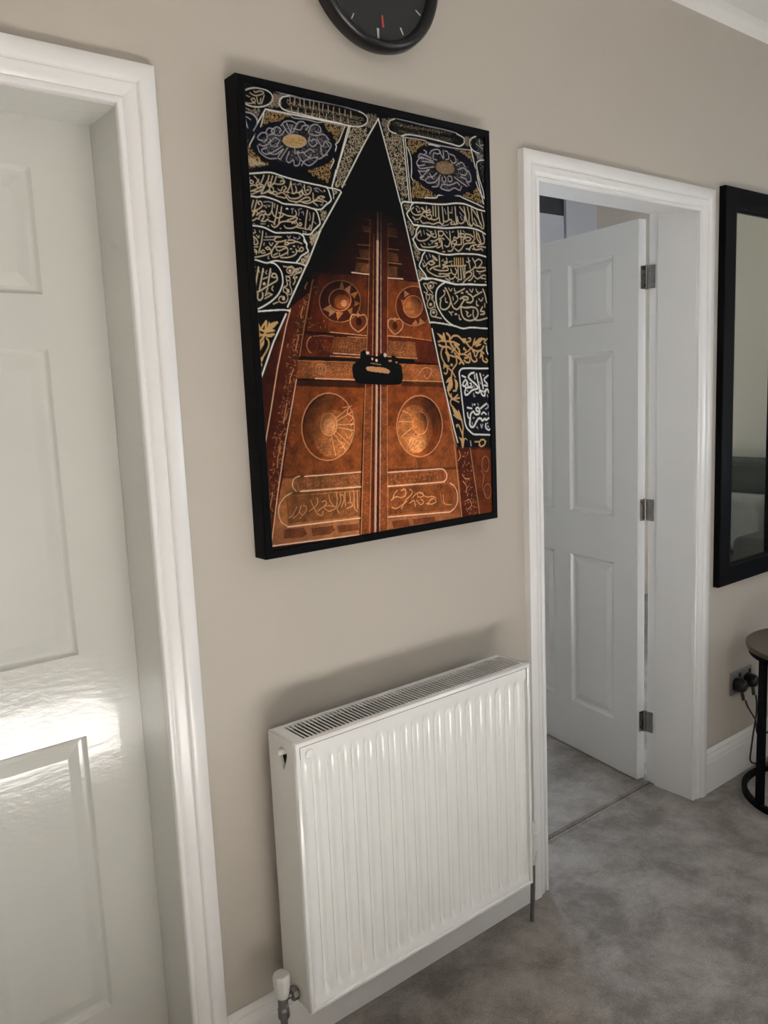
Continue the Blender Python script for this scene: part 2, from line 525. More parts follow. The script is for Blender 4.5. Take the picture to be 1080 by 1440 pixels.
# hinges
for hz in (1.806, 1.012, 0.232):
    hb = bmesh.new()
    # knuckle at the gap between leaf edge and lining
    kx, ky = 2.1300, 0.1905
    # plate on the lining (faces -x)
    abox(hb, (2.1295, 0.158, hz - 0.038), (2.1345, ky, hz + 0.038))
    hg = finish('hinge', hb, CHROME, d2)
    e0 = Vector((2.100, 0.201, 0)) + ly * 0.035     # outer corner of the leaf edge
    pl = bmesh.new()
    p0 = e0 - ly * 0.0255 - lx * 0.0012
    p1 = e0 - lx * 0.0012
    n_ = -lx * 0.0015
    pts = [p0, p1, p1 + n_, p0 + n_]
    rings = [[(p.x, p.y, hz - 0.038) for p in pts], [(p.x, p.y, hz + 0.038) for p in pts]]
    loft('hinge_plate', rings, CHROME, hg, smooth=False)
    lathe('hinge_knuckle', [(0.0, -0.040), (0.0045, -0.040), (0.0045, 0.040), (0.0, 0.040)], CHROME, hg, origin=(kx, ky, hz), n=14)
    for k in range(4):
        zz = hz - 0.027 + 0.018 * k
        c = p0.lerp(p1, 0.35 if k % 2 else 0.62) + n_ * 1.1
        rr = []
        for q in (0.0, 1.0):
            rr.append([(c.x + ly.x * 0.0036 * math.cos(a) - lx.x * 0.0007 * q, c.y + ly.y * 0.0036 * math.cos(a) - lx.y * 0.0007 * q, zz + 0.0036 * math.sin(a))
                       for a in [2 * PI * i / 10 for i in range(10)]])
        loft('screw', rr, DARKST, hg)
adopt(d2)

# ------------------------------------------------------------------ far room: wardrobe seen over the open door
wd = empty('wardrobe', (3.0, 1.6, 0))
tag(wd, 'pale wardrobe with a dark gap, seen above the top of the open door', 'wardrobe')
box('carcass', (2.93, 1.445, 0.01), (3.490, 1.745, 2.44), WARD, wd)
box('wardrobe_door', (2.94, 1.420, 0.05), (3.218, 1.443, 2.335), WARD, wd, bevel=0.003)
box('wardrobe_door', (3.230, 1.415, 0.05), (3.490, 1.443, 2.47), WARD, wd, bevel=0.003)
box('gap_shade_strip', (3.216, 1.432, 0.05), (3.232, 1.444, 2.44), DARKW, wd)  # dark strip painting the shaded gap between the doors
box('recess_shade_slab', (2.93, 1.430, 2.335), (3.222, 1.444, 2.46), DARKW, wd)  # dark slab in place of a shaded recess above the lower door
adopt(wd)

# ------------------------------------------------------------------ framed print
PX0, PX1, PZ0, PZ1, PD = 0.4654, 1.1427, 1.1321, 2.0634, 0.0441
FWD = 0.017
pic = empty('framed_picture', ((PX0 + PX1) / 2, 0, PZ0))
tag(pic, 'large black framed picture of an ornate copper door behind parted embroidered black cloth', 'picture')
bm = bmesh.new()
prof = [(0, 0), (0, -PD + 0.0015), (0.0015, -PD), (FWD - 0.001, -PD), (FWD, -PD + 0.001), (FWD, -PD + 0.012), (FWD, 0)]
cor = [(PX0, PZ0, 1, 1), (PX1, PZ0, -1, 1), (PX1, PZ1, -1, -1), (PX0, PZ1, 1, -1)]
for k in range(4):
    b2 = bmesh.new()
    c0, c1 = cor[k], cor[(k + 1) % 4]
    loft('frame_side', [[(c[0] + c[2] * d, y, c[1] + c[3] * d) for d, y in prof] for c in (c0, c1)], BLACK, pic, smooth=False)
    b2.free()
bm.free()

# The print: pigments of the picture, drawn in print millimetres (x right, y down from the frame's
# outer top left corner) and stored as point colours of a fine mesh.
ART = """
p 0.0 D 0 3417 289 2341 1755 1348 3415 841 4340 102 5843 32 9340 6899 9477 6967 7025 5471 7425 5370 6989 4764 4637 4704 4493 4008 2218
p 0.0 K 0 3423 175 2305 1759 1696 2905 1455 3367 1055 3944 1498 3759 2080 3020 2673 2333 3061 2169 3549 2154 3833 2457 3963 2297 3942 1910 3622 789
p 0.0 b 0 2678 2261 3077 2225 3003 3523 1902 3543 2230 2939
p 0.0 b 0 3587 2180 3839 2337 4072 2590 4401 3569 3511 3591
p 0.0 r 0 1512 3547 2944 3540 2852 4785 1257 4731
p 0.0 R4 0 2045 3551 2944 3540 2852 4785 1822 4758
p 0.0 R 0 3512 3576 4442 3615 4706 4461 4752 4911 3446 4815
p 0.0 r 0 1255 4760 2850 4816 2802 5316 1118 5231
p 0.0 g3 0 1962 4846 2849 4846 2808 5210 1867 5183
p 0.0 r 0 3446 4815 4772 4943 4929 5433 3419 5311
p 0.0 g4 0 3441 4908 4229 4941 4277 5292 3421 5280
p 0.0 r 0 841 4340 1434 3932 981 5703 187 9066 -7 8961 102 5843
p 0.0 D5 0 841 4340 676 4761 328 6306 88 7291 102 5843
p 0.0 B 0 1061 5302 2780 5362 2737 5758 983 5674
p 0.0 B 0 3414 5404 4928 5466 5047 5848 3393 5795
p 0.0 R 0 962 5717 2735 5789 2519 7799 528 7684
p 0.0 B4 0 1300 6655 2668 6279 2519 7799 562 7688
p 0.0 R 0 3392 5810 5069 5865 5370 6989 5522 7966 3284 7829
p 0.0 B5 0 3340 6788 5366 7091 5498 7964 3284 7829
p 0.0 g 0 528 7684 2520 7783 2400 9142 137 9058
p 0.0 U6 0 321 8638 2419 8823 2400 9142 137 9058
p 0.0 B 0 3284 7829 5522 7966 5574 9151 3214 9130
p 0.0 U5 0 3227 8884 5291 9025 5575 9115 3212 9180
p 0.0 r 0 5471 7425 6953 7527 6899 9477 5569 9292 5474 7962
p 0.0 R6 0 5924 7514 6951 7599 6899 9477 6208 9381
p 0.0 K6 0 1338 3555 1687 3553 1289 4759 1118 5231 1451 3931
p 0.0 K7 0 1066 5231 2725 5300 2721 5376 1060 5317
p 0.0 K8 0 981 5703 2735 5789 2727 5927 937 5831
p 0.0 K6 0 3784 5823 5091 5882 5133 5983 3779 5918
p 0.0 K6 0 1257 4731 2524 4801 2522 4846 1217 4803
p 0.0 r 0 3069 2371 3583 2254 3404 5217 3374 6156 3199 9410 2406 9385 2716 6127 2919 4302
p 0.0 B5 0 2768 5898 2965 5905 2684 9429 2406 9385
p 0.0 B5 0 3184 5913 3386 5920 3199 9410 2951 9405
p 0.0 b 0 3146 2365 3266 2296 3083 5213 2984 5212
s 1.73 O6 0 3077 2400 2919 4302 2723 6204 2437 9358
s 1.92 O6 0 3168 2656 3056 4300 2927 6214 2674 9427
s 4.55 T 0 3300 2206 3191 3995 3103 5214 3047 6219 2827 9419
s 2.11 H7 0 3286 2648 3174 4298 3055 6220 2835 9420
s 1.76 w6 0 3389 2198 3273 4296 3167 6225 2961 9406
s 1.78 O5 0 3575 2403 3464 4292 3349 6234 3199 9410
s 3.87 K6 0 3350 2201 3226 4297 3107 6222 2902 9397
s 3.15 K5 0 3230 2358 3115 4299 2995 6217 2768 9377
t 8.86 g 0 2755 6128 2912 6135 2668 9361 2467 9362
t 9.08 g 0 3191 6148 3353 6155 3180 9374 2993 9378
s 1.68 O8 0 2993 2363 3107 2368
s 1.68 O8 0 2901 2618 3083 2619
s 1.84 O8 0 2714 2907 3058 2899
s 1.85 O8 0 2678 3186 3022 3189
s 2.35 H8 0 2528 3493 2984 3509
s 1.73 O8 0 3575 2403 3695 2401
s 1.74 O8 0 3561 2657 3823 2661
s 1.92 O8 0 3547 2934 3849 2938
s 1.93 O8 0 3531 3228 3916 3238
s 2.47 H8 0 3513 3553 3940 3558
p 0.0 g4 0 2851 2505 3080 2517 3075 2605 2883 2605
p 0.0 g4 0 2746 3007 3033 2989 3023 3167 2774 3166
p 0.0 g5 0 2673 3274 2997 3286 2966 3480 2605 3467
p 0.0 g5 0 3591 2476 3811 2489 3803 2640 3582 2641
p 0.0 g5 0 3563 3001 3804 3016 3836 3196 3553 3197
p 0.0 g5 0 3547 3302 3789 3305 3778 3519 3536 3514
p 0.0 O3 0 2820 3354 2978 3287 2967 3465 2757 3460
p 0.0 b 0 2729 4090 2709 4188 2663 4282 2592 4366 2501 4437 2394 4490 2277 4524 2156 4536 2038 4527 1928 4496 1832 4446 1754 4380 1697 4300 1665 4211 1659 4117 1678 4023 1722 3932 1789 3850 1876 3780 1978 3725 2092 3689 2211 3674 2329 3680 2442 3707 2542 3755 2625 3821 2685 3901 2721 3992 2729 4090
s 1.64 O6 0 2729 4090 2709 4188 2663 4282 2592 4366 2501 4437 2394 4490 2277 4524 2156 4536 2038 4527 1928 4496 1832 4446 1754 4380 1697 4300 1665 4211 1659 4117 1678 4023 1722 3932 1789 3850 1876 3780 1978 3725 2092 3689 2211 3674 2329 3680 2442 3707 2542 3755 2625 3821 2685 3901 2721 3992 2729 4090
s 1.32 K6 0 2728 4112 2709 4207 2664 4297 2595 4379 2507 4447 2404 4499 2291 4532 2174 4543 2060 4534 1954 4504 1861 4456 1785 4392 1730 4315 1699 4229 1693 4138 1711 4046 1754 3959 1819 3879 1903 3812 2002 3759 2112 3724 2227 3710 2342 3715 2450 3742 2547 3788 2627 3852 2686 3930 2720 4018 2728 4112
p 0.0 g 0 2256 3687 2302 3830 2172 3849
p 0.0 T7 0 2494 3750 2444 3943 2320 3844
p 0.0 g 0 2675 3876 2570 4042 2463 3942
p 0.0 T6 0 1904 4335 1728 4281 1970 4160
p 0.0 T7 0 1880 4423 1928 4248 2069 4318
p 0.0 g 0 2095 4493 2069 4318 2253 4329
p 0.0 g7 0 2717 4127 2561 4190 2568 4072
p 0.0 g6 0 2473 4399 2367 4283 2503 4221
p 0.0 b5 0 1802 3963 1944 4001 1920 4089
p 0.0 r 0 2474 4067 2464 4118 2439 4167 2402 4211 2354 4248 2297 4276 2235 4294 2171 4301 2108 4297 2049 4281 1997 4255 1955 4221 1924 4179 1906 4132 1902 4082 1913 4032 1937 3984 1973 3940 2020 3904 2075 3875 2136 3856 2200 3848 2263 3852 2323 3867 2376 3892 2420 3926 2452 3969 2470 4016 2474 4067
p 0.0 B6 0 2435 4105 2427 4138 2410 4169 2384 4198 2350 4222 2310 4240 2266 4252 2220 4256 2175 4254 2133 4244 2096 4227 2065 4205 2043 4178 2030 4147 2027 4115 2034 4082 2051 4051 2077 4023 2110 3999 2150 3981 2193 3969 2239 3964 2284 3966 2326 3975 2364 3992 2395 4014 2418 4041 2431 4072 2435 4105
p 0.0 T6 0 2358 4136 2355 4152 2348 4168 2339 4182 2326 4194 2311 4203 2295 4209 2279 4211 2262 4210 2247 4205 2233 4196 2222 4185 2214 4171 2210 4156 2209 4140 2212 4123 2218 4108 2228 4094 2241 4082 2255 4073 2271 4067 2288 4064 2304 4066 2320 4071 2333 4079 2344 4091 2352 4104 2357 4120 2358 4136
s 1.64 O7 0 2474 4067 2464 4118 2439 4167 2402 4211 2354 4248 2297 4276 2235 4294 2171 4301 2108 4297 2049 4281 1997 4255 1955 4221 1924 4179 1906 4132 1902 4082 1913 4032 1937 3984 1973 3940 2020 3904 2075 3875 2136 3856 2200 3848 2263 3852 2323 3867 2376 3892 2420 3926 2452 3969 2470 4016 2474 4067
p 0.0 r 0 4764 4125 4746 4225 4702 4320 4633 4406 4543 4477 4438 4531 4323 4565 4204 4577 4087 4567 3978 4536 3881 4485 3803 4417 3746 4336 3713 4245 3705 4149 3723 4053 3765 3961 3831 3877 3916 3806 4017 3751 4129 3715 4247 3700 4364 3707 4475 3735 4575 3784 4658 3851 4719 3933 4755 4026 4764 4125
s 1.81 O6 0 4475 4516 4391 4548 4304 4569 4214 4577 4126 4573 4040 4557 3961 4529 3889 4490 3827 4441 3776 4385 3739 4321 3714 4253 3704 4181 3709 4109 3728 4037 3761 3968 3806 3904 3864 3846 3932 3796 4008 3755 4091 3725 4178 3706 4266 3700 4354 3705 4439 3723 4519 3753 4590 3794 4652 3845 4701 3904
p 0.0 T6 0 3970 3803 4112 3875 3962 3957
p 0.0 g 0 3856 4007 4000 4034 3891 4130
p 0.0 T6 0 4405 4402 4573 4511 4355 4545
p 0.0 g 0 4141 4562 4275 4435 4354 4560
p 0.0 B 0 4492 4147 4482 4202 4458 4254 4421 4301 4374 4341 4318 4371 4256 4390 4192 4397 4129 4392 4069 4374 4017 4346 3974 4309 3943 4264 3925 4213 3920 4160 3930 4106 3954 4055 3989 4008 4036 3969 4091 3939 4152 3919 4215 3911 4279 3915 4338 3931 4392 3959 4436 3996 4468 4042 4487 4093 4492 4147
p 0.0 g7 0 4287 4183 4282 4215 4269 4245 4250 4272 4226 4295 4197 4312 4165 4323 4132 4327 4099 4324 4069 4314 4041 4298 4019 4276 4003 4250 3994 4220 3992 4189 3997 4158 4009 4128 4028 4101 4052 4079 4081 4061 4113 4050 4145 4046 4178 4048 4209 4058 4236 4074 4259 4096 4275 4122 4285 4152 4287 4183
s 1.82 O6 0 4492 4147 4482 4202 4458 4254 4421 4301 4374 4341 4318 4371 4256 4390 4192 4397 4129 4392 4069 4374 4017 4346 3974 4309 3943 4264 3925 4213 3920 4160 3930 4106 3954 4055 3989 4008 4036 3969 4091 3939 4152 3919 4215 3911 4279 3915 4338 3931 4392 3959 4436 3996 4468 4042 4487 4093 4492 4147
p 0.0 K3 0 4436 3724 4591 4113 4707 4429 4700 4589 4583 4272
t 9.5 g 0 1463 3761 1714 3680 1700 3894 1486 3930
t 9.59 g 0 1314 4403 1800 4540 1826 4700 1259 4702
s 2.17 O8 0 1896 4743 2851 4808
s 1.52 O7 0 2333 4838 2848 4853
s 2.52 O8 0 3446 4807 4128 4838
s 1.67 O5 0 4128 4846 4752 4911
s 1.68 O7 0 1941 5178 2807 5225
s 2.01 O8 0 1864 5235 2726 5277
s 1.82 O7 0 3422 5264 4276 5308
s 1.75 O8 0 1383 5167 1370 5161 1358 5154 1347 5145 1337 5136 1328 5126 1319 5115 1312 5103 1305 5090 1300 5076 1295 5062 1292 5048 1290 5033 1290 5018 1290 5003 1292 4988 1294 4973 1298 4959 1304 4944 1310 4931 1317 4917 1325 4905 1334 4893 1344 4882 1355 4871 1367 4862 1379 4854 1392 4847 1405 4841
s 1.29 O5 1 1460 4831 1692 4816 1963 4831
t 6.07 T 0 2107 4875 2827 4891 2790 5179 2090 5141
t 6.52 T 0 3480 4939 4206 4973 4193 5259 3465 5218
t 6.51 g 0 1508 4903 2068 4905 2053 5141 1492 5135
s 2.52 T 1 2649 4346 2604 4383 2509 4366 2443 4434 2428 4546 2491 4651 2626 4736
s 2.55 T 1 2649 4346 2701 4381 2797 4362 2864 4416 2873 4532 2780 4649 2626 4736
s 2.66 T 1 3659 4417 3616 4442 3542 4437 3473 4488 3467 4598 3537 4692 3648 4780
s 2.69 T 1 3659 4417 3716 4441 3792 4434 3874 4490 3885 4594 3795 4700 3648 4780
p 0.0 K8 0 2733 4512 2730 4531 2723 4549 2713 4566 2699 4579 2684 4590 2667 4596 2650 4598 2632 4596 2616 4590 2602 4580 2591 4567 2582 4551 2578 4533 2577 4514 2580 4495 2587 4477 2597 4461 2610 4447 2625 4437 2642 4430 2660 4428 2677 4430 2693 4436 2707 4446 2719 4459 2727 4475 2732 4493 2733 4512
p 0.0 K8 0 3734 4586 3731 4604 3724 4622 3715 4638 3702 4651 3687 4661 3671 4667 3654 4669 3638 4667 3622 4661 3608 4651 3597 4638 3589 4623 3584 4606 3584 4587 3586 4569 3593 4552 3603 4536 3615 4523 3630 4513 3646 4507 3663 4505 3679 4507 3695 4513 3709 4522 3720 4535 3728 4551 3733 4568 3734 4586
p 0.0 T 0 2626 4346 2680 4345 2676 4412 2622 4413
p 0.0 T 0 3634 4417 3692 4416 3689 4479 3631 4480
s 2.0 O7 0 945 4296 814 4634 557 5463 341 6306 115 7149 80 7290
s 1.89 O6 0 1520 3688 1444 3959 1267 4588 1100 5231
s 2.05 O8 0 989 5703 815 6332 649 6903 387 7978 155 9046
s 1.54 K5 0 827 4761 350 6450 110 7437
t 10.17 T 0 1270 4050 1413 3975 1041 5331 843 6189 649 6976 427 7909 187 8619 49 8673 99 8018 439 6599 758 5468 911 4761
t 7.82 g 0 1270 4050 1376 4018 997 5473 675 6614 342 7900 82 8678 132 8022 550 6462 847 5185
s 1.88 O8 1 1389 3754 1334 3824 1317 3880
s 1.88 O8 1 1245 4238 1215 4321 1185 4418 1188 4473
s 1.88 O8 1 1097 4819 1084 4902 1045 4985 1008 5124
s 1.88 O8 1 933 5484 904 5553 842 5676 821 5787
s 1.88 O8 1 734 6161 700 6272 645 6479 622 6562
s 1.88 O8 1 721 6383 689 6466 637 6533 620 6588
s 1.88 O8 1 525 7033 488 7129 438 7267 411 7463
s 1.88 O8 1 269 7960 232 8099 169 8320 159 8549
s 1.57 O8 1 520 6962 479 7072 520 7189
s 1.62 T 0 1741 5503 1736 5524 1724 5545 1707 5563 1685 5577 1659 5588 1631 5595 1601 5596 1571 5593 1544 5585 1520 5573 1500 5557 1485 5539 1477 5518 1475 5496 1480 5475 1491 5455 1508 5437 1530 5422 1556 5411 1584 5404 1614 5403 1643 5406 1671 5413 1695 5426 1715 5441 1730 5460 1739 5481 1741 5503
s 1.46 T 0 1656 5501 1654 5513 1650 5525 1643 5536 1635 5545 1625 5551 1614 5555 1603 5557 1593 5555 1583 5550 1574 5543 1567 5534 1562 5523 1559 5511 1558 5498 1561 5486 1565 5474 1571 5463 1580 5454 1589 5448 1600 5444 1611 5443 1622 5444 1632 5449 1641 5456 1648 5465 1653 5476 1656 5488 1656 5501
t 6.92 T 0 1107 5375 2718 5422 2684 5665 1057 5604
t 5.6 O 0 1107 5375 2718 5422 2684 5665 1057 5604
s 2.49 O8 0 1455 5693 2467 5744
s 1.31 O5 0 1059 5324 2490 5372
t 6.74 T 0 3803 5459 4926 5515 5027 5797 3787 5760
s 1.89 O7 1 4334 5640 4422 5548 4594 5520 4719 5586 4649 5711 4539 5772 4480 5675
s 2.25 O8 0 3786 5791 5047 5848
p 0.0 R 0 2407 6788 2369 6947 2298 7094 2196 7221 2071 7322 1929 7390 1778 7424 1624 7421 1477 7383 1344 7312 1230 7212 1142 7089 1082 6947 1054 6795 1058 6640 1094 6488 1161 6348 1256 6224 1374 6124 1509 6053 1656 6013 1808 6008 1956 6039 2094 6104 2215 6200 2311 6323 2377 6468 2410 6625 2407 6788
p 0.0 g5 0 2359 6909 2338 7025 2292 7133 2222 7227 2133 7303 2028 7356 1915 7385 1798 7387 1684 7364 1578 7317 1486 7247 1411 7160 1358 7058 1328 6948 1323 6835 1344 6724 1388 6620 1454 6528 1539 6453 1639 6398 1749 6366 1865 6360 1979 6379 2087 6423 2183 6490 2262 6577 2319 6679 2352 6792 2359 6909
p 0.0 B5 0 1134 6497 1518 6074 1978 6034 1579 6523 1280 6951
s 2.33 O8 0 2407 6788 2369 6947 2298 7094 2196 7221 2071 7322 1929 7390 1778 7424 1624 7421 1477 7383 1344 7312 1230 7212 1142 7089 1082 6947 1054 6795 1058 6640 1094 6488 1161 6348 1256 6224 1374 6124 1509 6053 1656 6013 1808 6008 1956 6039 2094 6104 2215 6200 2311 6323 2377 6468 2410 6625 2407 6788
s 1.33 K5 0 2411 6819 2374 6975 2304 7120 2205 7245 2083 7343 1945 7411 1797 7444 1648 7442 1504 7404 1374 7334 1264 7236 1177 7114 1119 6975 1092 6826 1096 6673 1132 6523 1197 6385 1290 6263 1405 6165 1537 6095 1680 6056 1828 6051 1973 6081 2107 6145 2224 6240 2318 6361 2382 6503 2414 6658 2411 6819
p 0.0 g 0 1955 6683 1947 6735 1928 6785 1899 6829 1863 6864 1821 6890 1775 6904 1728 6907 1681 6897 1638 6876 1600 6845 1569 6805 1548 6759 1535 6708 1534 6655 1542 6603 1561 6554 1589 6511 1624 6476 1666 6450 1711 6435 1758 6432 1805 6440 1849 6461 1887 6491 1918 6531 1941 6578 1953 6629 1955 6683
p 0.0 T4 0 1898 6709 1892 6746 1878 6780 1859 6811 1834 6835 1804 6853 1772 6863 1739 6865 1707 6858 1677 6844 1651 6822 1629 6795 1614 6762 1605 6727 1604 6690 1610 6653 1623 6619 1643 6589 1667 6565 1696 6547 1728 6536 1761 6534 1793 6540 1824 6555 1850 6576 1872 6604 1888 6636 1896 6672 1898 6709
s 1.5 O8 0 1955 6683 1947 6735 1928 6785 1899 6829 1863 6864 1821 6890 1775 6904 1728 6907 1681 6897 1638 6876 1600 6845 1569 6805 1548 6759 1535 6708 1534 6655 1542 6603 1561 6554 1589 6511 1624 6476 1666 6450 1711 6435 1758 6432 1805 6440 1849 6461 1887 6491 1918 6531 1941 6578 1953 6629 1955 6683
s 1.52 T 0 1927 6544 2358 6294
s 1.53 T 0 1942 6606 2388 6418
s 1.53 T 0 1974 6684 2410 6697
s 1.53 T 0 1970 6744 2402 6835
s 1.53 T 0 1910 6816 2268 7135
s 1.53 T 0 1869 6874 2147 7233
s 1.51 T 0 1792 6914 1876 7333
s 1.53 T 1 2128 6328 2280 6321 2233 6456 2381 6541 2299 6628
s 1.54 T 1 2214 6776 2341 6877 2238 6993 2168 6896
s 1.53 T 1 1970 7034 2117 7107 2036 7193
s 1.54 T 1 2307 6490 2416 6604 2312 6721
t 6.68 T 0 1497 6938 1974 6974 2189 7175 1799 7372 1439 7264 1346 7031
t 5.99 O 0 1597 6524 1908 6543 1910 6816 1597 6795
t 8.53 g 0 2018 6277 2417 6574 2394 6958 2038 7162
p 0.0 R 0 4991 6915 4958 7073 4891 7220 4792 7348 4668 7449 4525 7519 4371 7555 4213 7555 4061 7519 3921 7451 3800 7353 3703 7232 3636 7092 3601 6942 3599 6787 3631 6636 3694 6495 3786 6372 3903 6271 4040 6198 4189 6157 4345 6150 4498 6178 4643 6241 4770 6335 4873 6456 4947 6598 4987 6754 4991 6915
p 0.0 g5 0 4662 6941 4643 7066 4598 7183 4530 7285 4442 7368 4338 7427 4225 7459 4109 7463 3994 7439 3887 7389 3794 7315 3718 7221 3663 7112 3632 6994 3626 6871 3645 6751 3688 6638 3753 6538 3837 6456 3937 6396 4047 6361 4162 6353 4276 6372 4385 6419 4482 6490 4561 6583 4620 6693 4654 6815 4662 6941
p 0.0 r5 0 4384 6233 4750 6465 4860 7055 4550 7451 4421 6859
s 2.65 O8 0 4991 6915 4958 7073 4891 7220 4792 7348 4668 7449 4525 7519 4371 7555 4213 7555 4061 7519 3921 7451 3800 7353 3703 7232 3636 7092 3601 6942 3599 6787 3631 6636 3694 6495 3786 6372 3903 6271 4040 6198 4189 6157 4345 6150 4498 6178 4643 6241 4770 6335 4873 6456 4947 6598 4987 6754 4991 6915
s 1.9 O7 0 4264 6525 4295 6523 4326 6525 4357 6532 4387 6543 4415 6559 4441 6578 4465 6601 4486 6627 4503 6656 4517 6687 4527 6720 4533 6754 4535 6789 4533 6823 4526 6857 4516 6890 4502 6920 4484 6949 4463 6974 4439 6997 4412 7015 4384 7030 4354 7040 4323 7046 4291 7048 4260 7045 4229 7038 4200 7026
s 1.5 g 0 4200 7026 4180 7015 4161 7002 4143 6987 4126 6971 4111 6953 4098 6933 4086 6912 4076 6890 4068 6868 4062 6844 4057 6820 4055 6796 4055 6771 4057 6747 4062 6723 4068 6700 4076 6677 4086 6656 4098 6635 4111 6616 4126 6598 4143 6582 4160 6567 4179 6555 4199 6544 4220 6535 4242 6529 4264 6525
t 6.71 T 0 3754 6413 4270 6358 4247 6848 3726 6975
t 7.54 T 0 3730 6895 4281 7047 4441 7392 3959 7418
p 0.0 O3 0 4447 7275 4438 7319 4416 7360 4383 7395 4340 7423 4289 7442 4233 7452 4174 7452 4117 7443 4063 7423 4015 7396 3975 7361 3947 7321 3930 7278 3925 7234 3934 7191 3955 7151 3987 7117 4030 7089 4080 7069 4135 7058 4193 7058 4251 7067 4306 7085 4354 7113 4395 7147 4424 7187 4442 7231 4447 7275
s 1.48 T 0 4043 6590 3794 6463
s 1.48 T 0 4014 6735 3655 6712
s 1.49 T 0 4029 6882 3722 7056
s 1.5 T 0 4109 7002 3902 7282
t 8.71 g 0 675 6614 996 5978 1044 6272 769 7206 680 7493 504 7549
t 9.99 g 0 5263 6745 5370 6989 5440 7612 5253 7596
p 0.0 K5 0 531 7655 2522 7752 2519 7799 526 7714
s 2.54 H8 0 1085 7705 1776 7731 2522 7749
s 2.42 H8 1 938 7688 816 7716 760 7800 759 7901 831 7991
p 0.0 r5 0 872 7721 2519 7799 2504 8051 925 7966
p 0.0 K5 0 678 7998 2502 8098 2499 8146 638 8067
s 2.71 H8 0 940 8007 2503 8076
t 7.75 T 0 870 7750 2478 7827 2466 8031 892 7932
s 2.23 H8 1 717 8013 537 8093 409 8236 380 8406 434 8587 576 8703
s 2.87 H8 0 574 8710 2442 8765
p 0.0 b5 0 569 8074 2477 8175 2446 8714 596 8646
s 1.78 T 1 606 8523 711 8479 825 8318
s 1.79 T 1 706 8551 848 8468 929 8302
s 1.8 T 1 875 8575 1022 8461 1064 8348 980 8308
s 1.8 T 1 927 8331 885 8443 949 8511
s 1.83 O 1 1127 8445 1273 8375 1349 8295 1339 8189
s 1.84 O 1 1178 8215 1238 8370 1333 8532 1437 8576 1479 8491
s 1.86 O 1 1456 8293 1529 8272 1579 8339 1503 8404 1622 8510 1807 8473
s 1.86 O 1 1337 8473 1485 8402 1630 8390 1809 8443
s 1.7 O 1 1645 8151 1672 8305 1809 8443 1855 8297 1846 8145
s 1.72 O 1 1938 8140 1944 8338 1843 8478 1892 8576
s 1.72 O 1 1934 8216 2009 8194 2038 8320 1955 8462
s 1.73 O 1 2067 8155 2068 8446
s 1.74 O 1 2146 8394 2221 8388 2254 8469 2101 8511
s 1.74 O 1 2198 8155 2204 8370
s 1.76 O 1 2311 8153 2309 8507 2379 8609
s 1.76 O 1 2405 8164 2394 8549
t 6.75 g 0 845 8107 2436 8202 2407 8693 671 8582
p 0.0 r7 0 485 8751 975 8776 1037 8923 925 8983 471 8945
p 0.0 r7 0 1152 8817 1705 8834 1774 8938 1619 9010 1177 8990
p 0.0 r7 0 1818 8850 2396 8884 2407 9030 1845 9012
s 2.35 H8 0 146 9052 2401 9132
p 0.0 K5 0 3288 7748 5525 7897 5522 7966 3284 7829
s 2.84 H7 0 3294 7830 4802 7892
s 2.78 H8 1 4794 7888 4971 7915 5079 8026 5075 8142 4981 8216
p 0.0 r4 0 3302 7879 4983 7948 5020 8175 3290 8105
t 8.37 T 0 3323 7881 4868 7953 4859 8158 3312 8092
s 2.87 H8 0 3279 8147 4995 8220
s 2.64 H8 1 5183 8271 5317 8353 5412 8517 5418 8722 5319 8881 5155 8962
s 3.29 H8 0 3242 8844 5151 8964
p 0.0 b4 0 3306 8189 5085 8285 5309 8554 5154 8902 3275 8775
s 2.06 O 1 3344 8470 3490 8407 3653 8443 3781 8393 3767 8263 3662 8283
s 2.06 O 1 3356 8631 3476 8679 3687 8608 3815 8543
s 2.04 O 1 3408 8414 3454 8323 3539 8269
s 2.08 O 1 3912 8279 3993 8353 3904 8440 3774 8522 3640 8700
s 2.11 O 1 3987 8483 4118 8400 4290 8404 4308 8488 4157 8487 4140 8403
s 2.15 O 1 4205 8378 4415 8517 4590 8522 4720 8571
s 2.16 O 1 4408 8666 4582 8704 4717 8654 4632 8577 4520 8613 4450 8704
s 2.1 O 1 3896 8602 4026 8553 4062 8688
s 2.12 O 1 4111 8563 4234 8677 4323 8622 4240 8546
s 2.01 T 1 4946 8530 4982 8737 5208 8799
s 1.99 g 1 4858 8486 4895 8659 4958 8767
t 7.67 g 0 3366 8245 4852 8328 4875 8866 3338 8767
p 0.0 r7 0 3350 8951 3840 8968 3875 9141 3383 9121
p 0.0 r7 0 3970 8986 4639 9008 4680 9134 4007 9126
s 2.61 O8 0 5157 6234 5360 7262 5549 9165
s 2.0 O5 0 5233 6912 5448 7406
s 2.72 O7 0 5889 7476 6020 8281 6164 9176
t 10.35 T 0 5585 7555 5825 7576 6116 9133 5671 9146
s 2.43 O8 1 5510 7513 5552 7651 5479 7745
s 2.47 O8 1 5605 8096 5694 8207 5835 8222
s 2.47 O8 1 5622 8268 5734 8417 5705 8551
s 2.5 O7 1 5721 8759 5817 8736 5884 8883 5761 8972
s 2.12 U 0 6532 7921 6527 7965 6516 8006 6500 8041 6479 8071 6455 8092 6428 8104 6400 8106 6372 8098 6346 8081 6323 8055 6304 8022 6290 7984 6283 7942 6281 7898 6285 7855 6296 7815 6312 7779 6333 7750 6357 7729 6384 7717 6412 7714 6440 7722 6466 7738 6489 7764 6508 7797 6522 7835 6530 7877 6532 7921
